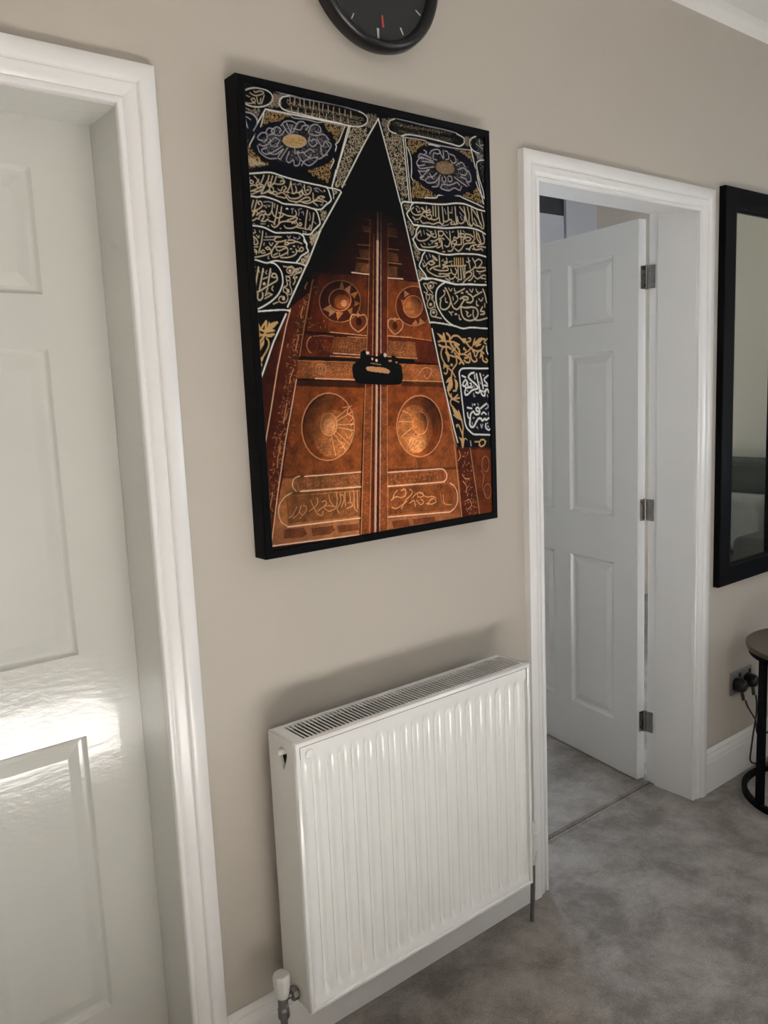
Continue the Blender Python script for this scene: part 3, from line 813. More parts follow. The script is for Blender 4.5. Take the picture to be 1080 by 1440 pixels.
s 2.14 U 0 6587 8612 6583 8652 6572 8689 6556 8722 6535 8748 6510 8767 6483 8777 6455 8778 6427 8770 6400 8754 6377 8729 6358 8698 6344 8663 6336 8624 6334 8583 6339 8544 6349 8507 6365 8475 6386 8448 6410 8430 6437 8419 6466 8418 6494 8425 6520 8442 6543 8466 6563 8497 6577 8532 6585 8572 6587 8612
s 2.12 U 1 6248 8057 6341 8205 6284 8478 6399 8701
d 1.5 R 0 2398 6787 2360 6945 2289 7090 2190 7216 2066 7315 1926 7383 1776 7416 1625 7414 1480 7376 1349 7306 1236 7207 1149 7085 1090 6945 1062 6795 1067 6641 1103 6491 1169 6352 1262 6230 1378 6131 1512 6060 1657 6021 1807 6016 1953 6046 2089 6110 2208 6205 2303 6327 2368 6470 2400 6626 2398 6787
d 1.0 R 0 1955 6683 1947 6735 1928 6785 1899 6829 1863 6864 1821 6890 1775 6904 1728 6907 1681 6897 1638 6876 1600 6845 1569 6805 1548 6759 1535 6708 1534 6655 1542 6603 1561 6554 1589 6511 1624 6476 1666 6450 1711 6435 1758 6432 1805 6440 1849 6461 1887 6491 1918 6531 1941 6578 1953 6629 1955 6683
d 1.71 L 0 4980 6914 4947 7070 4881 7216 4784 7341 4662 7442 4521 7511 4369 7547 4214 7547 4064 7512 3926 7444 3807 7348 3712 7228 3646 7090 3611 6941 3610 6788 3641 6639 3703 6500 3794 6377 3909 6278 4044 6206 4191 6165 4344 6158 4495 6186 4637 6248 4762 6341 4864 6460 4936 6601 4976 6754 4980 6914
d 1.33 L 0 4535 6800 4526 6859 4505 6913 4474 6961 4434 7001 4387 7029 4335 7045 4281 7047 4228 7037 4178 7014 4135 6980 4099 6936 4073 6884 4059 6828 4055 6770 4064 6712 4084 6658 4115 6611 4154 6572 4201 6543 4252 6527 4305 6523 4358 6533 4408 6555 4453 6589 4489 6632 4516 6684 4531 6741 4535 6800
d 1.48 R 0 2471 4067 2460 4117 2436 4166 2399 4209 2352 4246 2296 4274 2235 4291 2171 4298 2109 4294 2051 4279 1999 4253 1958 4219 1927 4177 1910 4131 1906 4082 1916 4033 1940 3985 1976 3942 2022 3906 2076 3878 2137 3859 2200 3851 2262 3855 2321 3869 2374 3894 2417 3928 2448 3970 2466 4017 2471 4067
d 1.64 L 0 4488 4147 4478 4201 4454 4253 4418 4299 4371 4338 4316 4368 4255 4387 4192 4394 4130 4388 4071 4372 4020 4344 3978 4307 3947 4262 3929 4212 3925 4160 3934 4107 3957 4056 3992 4010 4038 3971 4092 3942 4152 3922 4215 3914 4277 3918 4336 3934 4389 3961 4432 3998 4464 4043 4483 4094 4488 4147
d 0.82 R 0 2729 4090 2709 4188 2663 4282 2592 4366 2501 4437 2394 4490 2277 4524 2156 4536 2038 4527 1928 4496 1832 4446 1754 4380 1697 4300 1665 4211 1659 4117 1678 4023 1722 3932 1789 3850 1876 3780 1978 3725 2092 3689 2211 3674 2329 3680 2442 3707 2542 3755 2625 3821 2685 3901 2721 3992 2729 4090
x 1.04 K 0 -4059 -320 -4050 -312
s 2.35 H7 0 2984 3509 2528 3493
s 2.12 H6 0 3513 3553 3940 3558
s 1.84 H7 0 840 4347 945 4296 814 4634 557 5463 341 6306 115 7149
s 1.89 H6 0 989 5703 815 6332 649 6903 387 7978 155 9046
s 2.2 H6 0 940 8007 2503 8076
s 2.36 H8 0 574 8710 2442 8765
s 2.2 H7 0 1050 7705 2522 7749
s 2.46 H7 0 3294 7830 4802 7892
s 2.71 H8 0 3242 8844 5151 8964
s 2.01 H8 0 146 9052 2401 9132
s 1.83 O6 0 2407 6788 2369 6947 2298 7094 2196 7221 2071 7322 1929 7390 1778 7424 1624 7421 1477 7383 1344 7312 1230 7212 1142 7089 1082 6947 1054 6795 1058 6640 1094 6488 1161 6348 1256 6224 1374 6124 1509 6053 1656 6013 1808 6008 1956 6039 2094 6104 2215 6200 2311 6323 2377 6468 2410 6625 2407 6788
s 2.08 O6 0 4991 6915 4958 7073 4891 7220 4792 7348 4668 7449 4525 7519 4371 7555 4213 7555 4061 7519 3921 7451 3800 7353 3703 7232 3636 7092 3601 6942 3599 6787 3631 6636 3694 6495 3786 6372 3903 6271 4040 6198 4189 6157 4345 6150 4498 6178 4643 6241 4770 6335 4873 6456 4947 6598 4987 6754 4991 6915
s 2.0 H7 0 1455 5693 2698 5754
s 1.68 H7 0 1941 5178 2807 5225
s 5.87 T8 0 3258 2797 3173 4146 3106 5167
s 2.07 w7 0 3277 2796 3192 4146 3125 5168
s 6.09 T8 0 3064 5908 2827 9419
s 2.15 w7 0 3084 5909 2847 9422
s 1.8 O7 0 3174 5912 2961 9406
s 1.78 O7 0 2945 5904 2674 9427
p 0.0 K 1 2429 5431 2587 5343 2742 5346 3681 5409 3818 5570 3806 5808 3615 5881 2655 5832 2468 5735 2420 5582
p 0.0 K 1 2676 5148 2775 5118 2828 5210 2797 5393 2642 5390
p 0.0 K 0 2653 5208 4190 5323 4186 5403 2644 5359
p 0.0 K 1 3526 5219 3647 5267 3682 5378 3518 5375
p 0.0 K 1 3204 5184 3323 5216 3316 5340 3196 5338
p 0.0 T 1 2791 5499 2871 5471 3268 5495 3446 5561 3423 5623 3261 5611 2866 5562
p 0.0 w 0 2902 5173 2901 5180 2897 5187 2891 5194 2884 5199 2876 5203 2867 5205 2857 5206 2848 5205 2839 5202 2831 5198 2824 5193 2820 5186 2817 5179 2816 5172 2818 5164 2821 5157 2827 5151 2834 5146 2842 5142 2851 5140 2861 5139 2870 5140 2879 5142 2887 5146 2894 5152 2899 5158 2901 5165 2902 5173
p 0.0 w 0 3387 5225 3386 5234 3382 5242 3376 5250 3369 5256 3360 5261 3351 5264 3341 5265 3331 5263 3322 5260 3313 5255 3307 5249 3302 5241 3299 5233 3298 5224 3300 5215 3304 5206 3309 5199 3317 5193 3325 5188 3335 5185 3345 5184 3355 5185 3364 5188 3372 5193 3379 5200 3384 5207 3387 5216 3387 5225
p 0.0 H 0 3128 5337 3127 5344 3124 5350 3120 5356 3115 5361 3108 5365 3101 5367 3094 5367 3087 5366 3081 5364 3075 5360 3070 5355 3067 5349 3065 5343 3064 5336 3065 5329 3068 5323 3072 5317 3078 5312 3084 5309 3091 5306 3098 5306 3105 5307 3111 5309 3117 5313 3122 5318 3125 5324 3127 5330 3128 5337
p 0.0 H 0 3003 5304 3002 5310 3000 5315 2997 5320 2993 5323 2988 5326 2983 5328 2978 5328 2972 5328 2968 5326 2963 5323 2960 5319 2957 5314 2956 5309 2955 5304 2956 5298 2958 5293 2961 5288 2965 5285 2970 5282 2975 5280 2980 5279 2986 5280 2991 5282 2995 5285 2998 5289 3001 5294 3002 5299 3003 5304
s 1.75 S 0 2934 5395 3211 5431
p 0.0 T 0 3529 5352 3528 5357 3524 5362 3517 5367 3509 5371 3499 5374 3488 5375 3477 5376 3465 5375 3455 5373 3445 5370 3437 5366 3432 5361 3428 5355 3427 5350 3429 5344 3433 5339 3439 5335 3447 5331 3457 5328 3468 5326 3479 5326 3491 5327 3501 5329 3511 5332 3519 5336 3525 5341 3528 5346 3529 5352
p 0.0 T 0 3692 5386 3691 5389 3689 5393 3685 5396 3680 5398 3674 5400 3667 5401 3660 5401 3653 5401 3647 5399 3641 5397 3636 5395 3633 5392 3631 5388 3630 5385 3631 5381 3634 5378 3637 5375 3642 5373 3648 5371 3655 5370 3662 5370 3669 5370 3675 5371 3681 5373 3686 5376 3689 5379 3691 5382 3692 5386
p 0.0 K 0 -59 -88 3427 104 3419 261 3004 872 2414 1747 1610 3401 1363 3456 861 4284 907 4353 830 4410 496 4957 105 5801 -88 6003
p 0.0 K 0 3427 104 7040 -71 6824 7534 5471 7425 5371 6972 4764 4637 4705 4477 4008 2218 3942 1910 3569 696 3419 261
s 2.63 W 0 3419 261 3150 626 3006 830
s 2.58 W 0 3006 830 2699 1292 2376 1779
s 2.65 W 0 2351 1880 1791 2667 1431 3341
s 2.86 W 0 1431 3341 1364 3442 874 4256
s 2.79 W 1 102 4371 417 4342 738 4317 868 4323 926 4341
s 3.06 W 0 831 4396 496 4957 107 5773
s 2.71 W 0 3419 261 3565 696 3754 1281 3942 1910
s 2.9 W 0 3961 1938 4463 3802 4694 4477
s 3.29 W 0 4764 4637 5059 5848 5371 6981 5476 7305
s 1.78 W 0 813 312 798 353 766 394 717 433 656 468 584 497 506 519 426 533 347 538 274 534 210 521 158 500 121 472 101 438 98 400 112 361 143 321 189 282 249 247 318 218 395 195 475 180 554 175 629 178 695 190 748 211 787 239 809 273 813 312
s 1.39 W 1 97 323 163 239 228 155
s 1.53 V 1 84 666 277 661 408 702 442 771
s 1.53 C 1 194 404 145 461 231 496 351 476 415 429 388 384 326 419 411 479
s 1.54 C 1 305 300 422 329 562 281 611 236 536 224 427 267 399 247
s 1.54 C 1 451 349 473 457 519 449 541 359
s 1.55 C 1 622 283 585 376 548 457
s 1.17 C 1 226 362 300 374
o 3.47 S 0 843 209 1031 190 965 439 682 497
o 3.38 S 0 90 592 404 567 540 570 441 672
s 1.72 V 1 892 171 1031 182 1205 178 1464 150
s 2.07 W 1 1204 193 1026 253 956 353 981 437 1088 483 1343 494 1834 509 2345 516 2660 530 2949 488 3100 397 3124 298 3037 230 2894 198
s 1.67 V 1 1204 193 1526 196 1923 182 2401 170 2894 198
t 4.01 C 0 1153 281 3018 308 3014 379 1129 376
t 4.0 C 0 1109 432 2974 413 2876 511 1118 535
t 4.01 C 0 1153 281 3018 308 3014 379 1129 376
t 3.39 S 0 1109 432 2974 413 2876 511 1118 535
s 1.23 C 0 1207 207 1206 338
s 1.24 C 0 1321 214 1294 363
s 1.25 C 0 1438 208 1436 353
s 1.26 C 0 1539 191 1535 364
s 1.27 C 0 1673 195 1671 355
s 1.27 C 0 1775 205 1747 370
s 1.28 C 0 1895 199 1893 360
s 1.29 C 0 1998 209 1970 375
s 1.3 C 0 2120 216 2119 365
s 1.31 C 0 2260 221 2233 361
s 1.32 C 0 2402 225 2402 362
s 1.33 C 0 2545 230 2537 354
s 1.34 C 0 2690 234 2692 358
s 1.24 C 0 1227 387 1227 491
s 1.25 C 0 1392 387 1367 509
s 1.26 C 0 1559 386 1559 506
s 1.27 C 0 1728 386 1703 510
s 1.29 C 0 1899 399 1899 520
s 1.3 C 0 2073 386 2048 511
s 1.31 C 0 2249 385 2250 508
s 1.32 C 0 2428 385 2420 510
s 1.34 C 0 2608 385 2610 495
s 1.3 K 1 1129 376 1729 373 2428 371 2976 384
o 4.26 S 0 3001 222 3370 197 3405 227 3186 507 3059 471 3159 333
s 2.15 W 0 633 538 2624 528
s 2.27 W 0 2624 528 2269 1432
s 2.02 W 0 633 538 101 1304
s 1.22 V 0 678 561 1178 553
s 1.64 V 1 1178 553 1271 595 1565 576 1829 588 1965 562
s 1.31 V 0 1965 562 2552 560
s 1.55 W 1 596 623 519 834 465 942 417 974 248 1222 227 1287
s 1.72 W 1 2516 565 2358 856 2265 949 2279 1000 2178 1228 2199 1279 2094 1453
o 5.2 G 0 615 583 1177 571 947 695 691 784 515 885
o 5.62 G 0 1964 581 2516 570 2267 922 2157 751 1992 669
o 5.12 G 0 106 1315 212 1289 338 1410 542 1536 633 1550 196 1678 93 1665
o 5.61 G 0 1486 1570 2043 1291 2184 1247 2032 1721
o 3.14 C 0 111 1439 361 1507 602 1554 228 1662
p 0.0 N 0 2237 1139 2178 1240 2072 1334 1924 1415 1744 1480 1542 1525 1328 1547 1113 1547 910 1525 726 1483 571 1422 452 1347 373 1261 337 1167 346 1071 399 976 493 887 626 808 792 743 982 695 1189 666 1402 659 1612 674 1807 712 1976 770 2111 846 2202 936 2246 1035 2237 1139
p 0.0 N6 0 100 1662 686 1549 874 1552 1252 1637 1542 1717 2012 1772 2027 1803 926 1708 613 1698 90 1778
s 1.63 C 0 1541 1008 1530 1036 1505 1063 1468 1089 1421 1112 1366 1130 1306 1144 1244 1152 1183 1153 1127 1149 1078 1139 1038 1123 1009 1103 993 1079 991 1053 1001 1026 1025 999 1061 973 1107 950 1161 932 1220 918 1282 910 1343 907 1400 911 1450 921 1492 937 1521 957 1538 981 1541 1008
p 0.0 G 0 1524 1009 1514 1035 1491 1060 1456 1083 1412 1104 1360 1121 1304 1134 1246 1141 1189 1143 1135 1139 1089 1130 1051 1115 1024 1097 1009 1075 1006 1051 1017 1027 1039 1002 1073 979 1116 958 1167 941 1222 928 1280 920 1338 918 1391 921 1439 930 1478 944 1506 963 1522 985 1524 1009
t 2.99 m 0 1042 992 1466 920 1507 1031 1321 1121 1031 1134
t 3.58 K 0 1042 992 1466 920 1507 1031 1321 1121 1031 1134
s 1.68 V 1 534 1126 442 1126 422 1078 514 990 621 988 630 1075 563 1147
s 1.7 V 1 607 965 675 879 798 887 777 966 666 1007
s 1.71 V 1 822 984 734 921 865 826 956 864 921 920
s 1.73 V 1 962 787 1064 695 1225 666 1351 704
s 1.73 V 1 996 756 1143 914 1219 749
s 1.75 V 1 1094 716 1210 878 1353 678 1486 632 1548 674
s 1.77 V 1 1248 796 1409 798 1480 710 1613 691 1541 779
s 1.8 V 1 1604 822 1680 681 1816 635 1912 699 1873 784 1773 772
s 1.79 V 1 1632 896 1591 1006 1686 1072 1791 1005 1763 930 1626 975
s 1.82 V 1 1798 899 1923 1040 1999 924 2095 1017
s 1.81 V 1 1635 844 1802 846 1974 796 2104 883
s 1.83 V 1 2068 915 2149 983 2018 1161 1839 1290 1775 1245
s 1.83 V 1 1889 1045 1913 1201 2050 1183
s 1.79 V 1 1314 1226 1370 1348 1560 1456 1769 1325 1739 1276 1501 1358 1394 1476
s 1.79 V 1 1445 1208 1571 1297 1642 1236
s 1.79 V 1 1312 1252 1512 1200 1615 1134 1713 1174
s 1.76 V 1 1254 1156 1263 1258 1347 1221
s 1.76 V 1 1119 1251 1043 1415 1103 1459 1205 1395 1230 1496 1329 1471 1368 1375
s 1.73 V 1 994 1216 855 1387 915 1431
s 1.74 V 1 1092 1177 916 1405
s 1.7 V 1 617 1240 489 1308 576 1372 768 1297 966 1168
s 1.7 V 1 403 1244 454 1362 633 1441 821 1417
s 1.72 V 1 640 1338 795 1344 994 1216
s 1.7 V 1 435 1214 526 1227 621 1189 720 1100 818 1036 909 1074 840 1160
s 1.46 V 1 691 1079 713 1202 870 1181
s 1.47 V 1 1052 850 949 967 822 984
t 4.39 V 0 441 1138 701 951 1028 752 1353 678 1340 860 979 988 934 1173 576 1372
t 4.56 V 0 1482 684 1880 677 2137 905 2016 1188 1564 1403 1107 1407 1119 1251 1519 1094 1567 879
t 3.88 m 0 476 1083 1355 652 2075 808 2012 1241 1103 1459 572 1423
p 0.0 N 1 90 675 297 675 405 745 408 869 314 1031 100 1284 63 1190
s 1.54 V 1 90 675 297 670 412 744 422 842 333 979
s 1.53 V 1 96 780 202 751 288 787
s 1.53 V 1 104 864 180 841 188 926
s 1.53 V 0 170 781 216 946
s 1.53 V 1 105 1036 163 1053 127 1132
s 1.41 V 1 96 1149 140 1155
o 6.44 C 0 2684 546 3082 528 3111 661 2679 1212 2433 1732 2184 1786 2354 1306
s 2.0 W 0 2668 521 2120 1801
s 2.39 W 1 82 1790 213 1775 418 1738 584 1708 719 1703 916 1735 1170 1767 1474 1792 1808 1809 1989 1825 2196 1834 2330 1856
s 2.41 W 1 88 2211 220 2193 321 2198 446 2172 610 2184 775 2216 920 2258 1092 2255 1310 2249 1485 2263 1663 2288 1822 2273 1943 2176 2076 2073 2050 1949 2010 1854 1955 1814
s 1.73 W 1 2115 1834 2145 1903 2149 2029
s 1.74 C 1 2170 1873 2239 1893 2166 1937
s 2.53 W 0 2243 1459 2117 1806
s 1.87 C 1 2277 1653 2226 1731 2246 1784 2319 1739
s 1.79 C 1 92 1921 119 1959 151 1922 183 1902 224 1898 262 1919 239 1955 189 1952 203 1900
s 1.79 C 1 115 1876 157 1855 187 1855
s 1.81 C 1 291 1814 338 1851 375 1898 392 1938 359 1971 320 1955 388 1863
s 1.94 C 0 508 1768 470 1853 412 1953
s 1.92 C 1 107 1977 90 2063 107 2103 187 2104 271 2070 397 2014 491 1987
s 1.93 C 1 110 2120 228 2091 350 2087 424 2054
s 1.93 C 1 170 2063 195 2002 298 1982 376 2016 419 1986 453 1949 492 1979 467 2032 414 2055
s 2.07 C 1 622 1760 595 1840 536 1931 466 2049 419 2122
s 1.96 C 0 705 1759 654 1884 599 2061
s 1.97 C 1 788 1758 738 1875 671 1934 588 1934 612 1889 673 1899
s 1.97 C 1 586 1960 688 1975 706 2025 692 2060 597 2079
s 1.97 C 1 493 2098 577 2072 658 2098 725 2048 787 2059
s 1.86 C 1 715 1895 820 1901 927 1881 973 1832 914 1770 830 1762
s 1.87 C 1 876 1852 910 1822 951 1843
s 1.69 C 1 102 2171 224 2150 350 2095 423 2066
s 1.95 C 1 419 2122 513 2096 579 2046
s 1.99 C 1 622 2033 659 2090 741 2107 828 2072 893 2048 956 2068 995 2108 950 2147 865 2138 761 2131 742 2098
s 2.14 C 0 1124 1807 1084 1925 1023 2018
s 2.0 C 1 966 1920 1007 1950 938 2018 1001 2029 1065 2031
s 1.87 C 1 922 1942 874 2016 813 1996
s 2.02 C 0 1122 1833 1132 1937 1152 2022
s 2.16 C 1 1019 2079 1079 2134 1209 2130 1322 2084 1381 2025 1351 1975 1305 2006 1323 2057
s 2.03 C 1 1226 1892 1242 1978 1183 2036 1119 2034
s 2.04 C 1 1239 2013 1328 1995 1376 1938
s 2.18 C 0 1437 1843 1440 1957 1471 1998
s 2.06 C 1 1385 1954 1413 2031 1480 2024 1549 1991 1598 1914 1579 1872
s 2.06 C 1 1485 1944 1542 1920
s 2.05 C 1 994 2125 1054 2180 1140 2190 1249 2188 1339 2144 1431 2091 1521 2073 1564 2096 1539 2134 1448 2160 1370 2176
s 2.06 C 1 1204 2210 1315 2173 1402 2191 1513 2189 1628 2143
s 2.21 C 0 1639 1981 1636 2080 1648 2168
s 2.09 C 1 1648 2168 1735 2213
s 2.1 C 1 1675 2111 1768 2067 1857 2085 1969 2119
s 1.97 C 1 1746 2051 1839 2015 1918 2025 1860 2049
s 2.09 C 1 1605 2145 1742 2114 1877 2128
s 1.26 V 1 1163 1864 1229 1848
s 1.27 V 1 1272 1861 1340 1827 1359 1860
s 1.29 V 1 1512 1879 1558 1857
s 1.31 V 1 1667 1890 1758 1871 1868 1931
s 1.3 V 1 1687 1923 1776 1941
s 1.32 V 1 1805 2189 1850 2193 1863 2165
p 0.0 C 0 1940 1902 1939 1906 1938 1910 1935 1914 1932 1917 1929 1920 1925 1921 1921 1922 1917 1922 1913 1921 1909 1919 1907 1917 1905 1914 1904 1910 1903 1906 1904 1902 1906 1898 1908 1894 1911 1891 1915 1889 1919 1887 1923 1886 1927 1886 1931 1887 1934 1889 1937 1891 1939 1895 1940 1898 1940 1902
p 0.0 V 0 1414 1890 1414 1892 1413 1894 1411 1897 1409 1898 1406 1900 1403 1901 1400 1902 1397 1902 1394 1901 1392 1900 1390 1899 1389 1897 1388 1895 1388 1892 1388 1890 1389 1888 1391 1885 1393 1884 1396 1882 1399 1881 1402 1880 1405 1880 1407 1881 1410 1882 1412 1883 1413 1885 1414 1887 1414 1890
p 0.0 V 0 1736 1900 1736 1903 1734 1905 1733 1907 1730 1909 1728 1911 1725 1912 1722 1912 1719 1912 1716 1912 1713 1911 1711 1909 1710 1907 1709 1905 1709 1903 1709 1901 1711 1898 1712 1896 1715 1894 1717 1892 1720 1891 1723 1891 1726 1891 1729 1891 1732 1892 1734 1894 1735 1896 1736 1898 1736 1900
s 2.39 W 1 90 2747 204 2738 326 2740 466 2759 587 2802 693 2828 858 2819 1006 2805 1156 2794 1268 2804 1340 2845 1383 2918 1425 2993
s 2.49 W 1 1344 2798 1458 2802 1536 2784 1618 2701 1721 2615 1774 2557 1752 2443 1711 2338 1647 2283
o 4.09 C 0 1809 2314 1979 2268 1866 2495 1795 2532
o 4.07 C 0 1512 2848 1796 2656 1709 2803 1600 2965 1506 2941
s 2.24 C 1 1610 2825 1713 2740 1807 2648
s 1.68 V 0 164 2258 98 2438
s 2.05 C 0 241 2265 164 2476
s 2.05 C 1 164 2476 120 2596 117 2633 211 2639
s 2.06 C 0 320 2257 200 2560
s 2.06 C 1 173 2468 261 2452 370 2399 427 2342 414 2277 362 2275 341 2314 375 2332
s 1.94 C 1 125 2639 211 2639 284 2597 336 2607
s 1.94 C 1 219 2544 278 2458 318 2499 289 2538
s 1.95 C 1 290 2530 363 2487 420 2438
s 2.08 C 1 336 2607 358 2546 414 2512 455 2545 386 2640
s 1.97 C 1 386 2640 475 2632 532 2591 565 2618 627 2627 689 2645
p 0.0 C 0 485 2344 484 2347 483 2349 481 2352 479 2354 476 2356 473 2357 470 2357 467 2357 464 2357 461 2356 459 2354 458 2352 457 2349 457 2347 457 2344 458 2341 460 2339 463 2337 465 2335 469 2334 472 2334 475 2334 478 2334 480 2335 482 2337 484 2339 485 2342 485 2344
p 0.0 C 0 524 2370 523 2373 522 2375 520 2378 518 2380 515 2381 512 2383 509 2383 505 2383 502 2383 500 2381 498 2380 496 2378 495 2375 495 2373 496 2370 497 2367 499 2365 501 2363 504 2361 507 2360 510 2359 514 2359 517 2360 519 2361 521 2363 523 2365 524 2367 524 2370
p 0.0 C 0 524 2338 524 2340 523 2342 521 2344 519 2346 517 2348 514 2349 511 2349 508 2349 506 2349 504 2348 502 2346 500 2344 500 2342 500 2340 500 2338 501 2335 503 2333 505 2331 507 2330 510 2329 513 2328 516 2328 518 2329 520 2330 522 2331 524 2333 524 2335 524 2338
s 1.96 C 1 417 2468 472 2441 504 2490 467 2508
s 1.97 C 1 468 2493 556 2507 613 2465 644 2403 672 2268
s 2.12 C 1 643 2418 665 2491 716 2531 787 2540 862 2511 902 2470
s 2.11 C 0 778 2302 752 2409 716 2531
s 2.13 C 0 872 2323 840 2446 781 2630
s 2.15 C 1 795 2442 885 2449 993 2477 1103 2483 1179 2469 1211 2413 1186 2362
s 2.11 C 1 733 2537 670 2654 687 2675
s 1.99 C 0 713 2568 669 2669
s 2.14 C 1 613 2695 665 2729 739 2700 817 2627 911 2597 1022 2588 1114 2588 1192 2551 1223 2503 1196 2490
s 2.04 C 1 905 2680 957 2721 1087 2711 1183 2673 1224 2624 1190 2574
s 2.03 C 1 986 2568 1100 2528 1177 2492
s 2.04 C 1 1094 2620 1133 2594 1168 2614
s 2.18 C 1 1263 2606 1302 2588 1318 2624 1269 2651 1242 2630
s 2.06 C 1 1201 2679 1276 2689 1370 2689
s 2.33 C 0 1481 2328 1441 2484 1398 2702
s 2.08 C 1 1398 2702 1465 2697 1506 2663 1528 2615
s 2.35 C 0 1631 2368 1602 2517 1541 2707
s 2.08 C 1 1541 2707 1484 2696
p 0.0 C 0 1380 2747 1379 2749 1377 2751 1374 2753 1370 2754 1366 2756 1361 2757 1356 2758 1351 2758 1346 2757 1342 2757 1338 2755 1336 2754 1334 2752 1334 2750 1334 2748 1336 2746 1339 2744 1343 2742 1347 2741 1352 2740 1357 2739 1362 2739 1367 2739 1371 2740 1375 2741 1378 2743 1379 2745 1380 2747
p 0.0 C 0 1432 2758 1431 2760 1430 2762 1427 2764 1424 2766 1421 2767 1417 2768 1412 2769 1408 2769 1404 2768 1400 2768 1398 2766 1395 2765 1394 2763 1394 2761 1394 2759 1396 2757 1398 2755 1401 2753 1405 2752 1409 2751 1414 2750 1418 2750 1422 2750 1425 2751 1428 2753 1430 2754 1432 2756 1432 2758
p 0.0 W 0 1030 2346 1029 2349 1026 2352 1021 2354 1015 2357 1008 2359 1000 2361 992 2362 984 2362 976 2362 969 2361 964 2360 959 2358 957 2356 956 2353 957 2350 960 2347 965 2345 971 2342 978 2340 986 2339 994 2337 1002 2337 1010 2337 1017 2338 1022 2339 1027 2341 1029 2344 1030 2346
p 0.0 C 0 1310 2526 1309 2528 1307 2530 1304 2532 1301 2534 1296 2535 1291 2536 1286 2537 1281 2537 1277 2537 1272 2536 1269 2535 1266 2534 1265 2532 1264 2530 1265 2528 1267 2526 1270 2524 1273 2522 1278 2520 1283 2519 1288 2519 1293 2518 1298 2519 1302 2520 1305 2521 1308 2522 1309 2524 1310 2526
s 1.23 V 1 468 2272 575 2255 663 2268
s 1.23 V 1 552 2323 577 2350 606 2318
s 1.27 V 1 1096 2333 1121 2361 1108 2422
s 1.28 V 1 1263 2333 1278 2392 1255 2455
s 1.29 V 1 1335 2387 1374 2368 1379 2429
s 1.3 V 1 1526 2370 1539 2461 1515 2524
s 1.27 V 1 1095 2348 1152 2328
s 1.28 V 1 1283 2323 1340 2311
s 1.31 V 1 1629 2546 1675 2573
s 1.23 V 1 535 2546 570 2558
p 0.0 V 0 833 2738 832 2741 831 2743 829 2746 826 2748 824 2750 820 2751 817 2751 814 2751 811 2751 808 2749 806 2748 804 2745 803 2743 803 2740 804 2738 805 2735 807 2733 810 2730 812 2729 816 2728 819 2727 822 2727 825 2728 828 2729 830 2731 832 2733 832 2735 833 2738
p 0.0 V 0 555 2715 554 2718 553 2720 551 2723 548 2725 546 2726 542 2727 539 2728 536 2728 533 2727 531 2726 528 2724 527 2722 526 2720 526 2717 526 2714 528 2712 530 2709 532 2707 535 2706 538 2705 541 2704 544 2704 547 2705 550 2706 552 2708 554 2710 554 2712 555 2715
p 0.0 V 0 237 2696 236 2698 235 2700 233 2702 231 2703 229 2704 226 2705 224 2706 221 2706 218 2705 216 2704 214 2703 213 2702 212 2700 212 2698 212 2696 214 2694 215 2692 217 2691 220 2689 222 2688 225 2688 228 2688 230 2688 232 2689 234 2691 236 2692 236 2694 237 2696
s 1.23 V 1 365 2693 472 2681
s 1.49 V 0 716 2278 702 2354
s 2.47 W 1 1330 2813 1365 2881 1360 2946 1413 2993 1415 3070 1448 3126 1384 3175 1268 3240 1217 3301 1150 3362
s 2.39 W 1 85 3382 194 3380 310 3401 397 3419 471 3423 564 3393 671 3369 792 3375 946 3379 1132 3382 1258 3395 1366 3428
s 2.21 C 0 406 2825 369 3013 286 3241
s 1.94 C 1 114 2920 189 2884 235 2862
s 2.07 C 1 100 3007 156 2936 213 2950 267 3008 277 3062 231 3090 160 3076 98 3038 100 3007
s 1.82 C 1 185 2940 208 3012 189 3074
s 1.7 C 1 94 3173 184 3142 272 3130
s 2.07 C 1 89 3240 149 3212 195 3185 244 3213 225 3269
s 1.95 C 1 162 3236 207 3221 234 3244
s 1.85 C 1 323 3226 386 3185 414 3196
s 1.97 C 1 338 3232 381 3241 427 3226
s 2.1 C 1 448 3144 495 3116 538 3138 565 3181 554 3225 454 3268 317 3307 153 3341
s 1.98 C 1 462 3156 491 3166 537 3151
s 1.49 C 1 449 2933 585 2917 675 2907 827 2900
s 1.49 V 1 415 2991 550 2976 641 2969
s 2.13 C 1 804 2902 720 2914 664 2955 676 2998 744 3000 821 2988 930 2956
s 2.13 C 1 743 3013 645 3107 586 3198 573 3274 615 3307 723 3284
s 2.15 C 1 661 3106 783 3092 906 3084 957 3125 944 3189 864 3232 769 3275
s 2.02 C 1 689 3135 716 3171 777 3167 856 3131 935 3101
s 2.16 C 1 894 3040 912 3001 974 2997 987 3022 939 3044 901 3037
s 2.18 C 1 972 3016 1098 2989 1178 2964 1301 2994
s 2.17 C 1 977 2953 1070 2940 1193 2970
s 1.88 C 1 618 3265 665 3243 712 3222
s 1.89 C 0 759 3213 754 3276
s 2.17 C 1 783 3300 890 3296 1000 3275 1112 3230 1163 3176 1152 3113
s 2.07 C 1 1166 3137 1212 3147 1291 3142 1334 3095 1296 3065 1247 3100 1228 3140
p 0.0 C 0 1137 3056 1136 3059 1134 3062 1130 3065 1126 3067 1120 3069 1114 3070 1108 3071 1102 3071 1096 3070 1090 3069 1086 3067 1083 3065 1081 3063 1081 3060 1081 3057 1084 3054 1087 3051 1092 3049 1097 3047 1103 3046 1110 3045 1116 3045 1122 3046 1127 3047 1131 3049 1134 3051 1136 3053 1137 3056
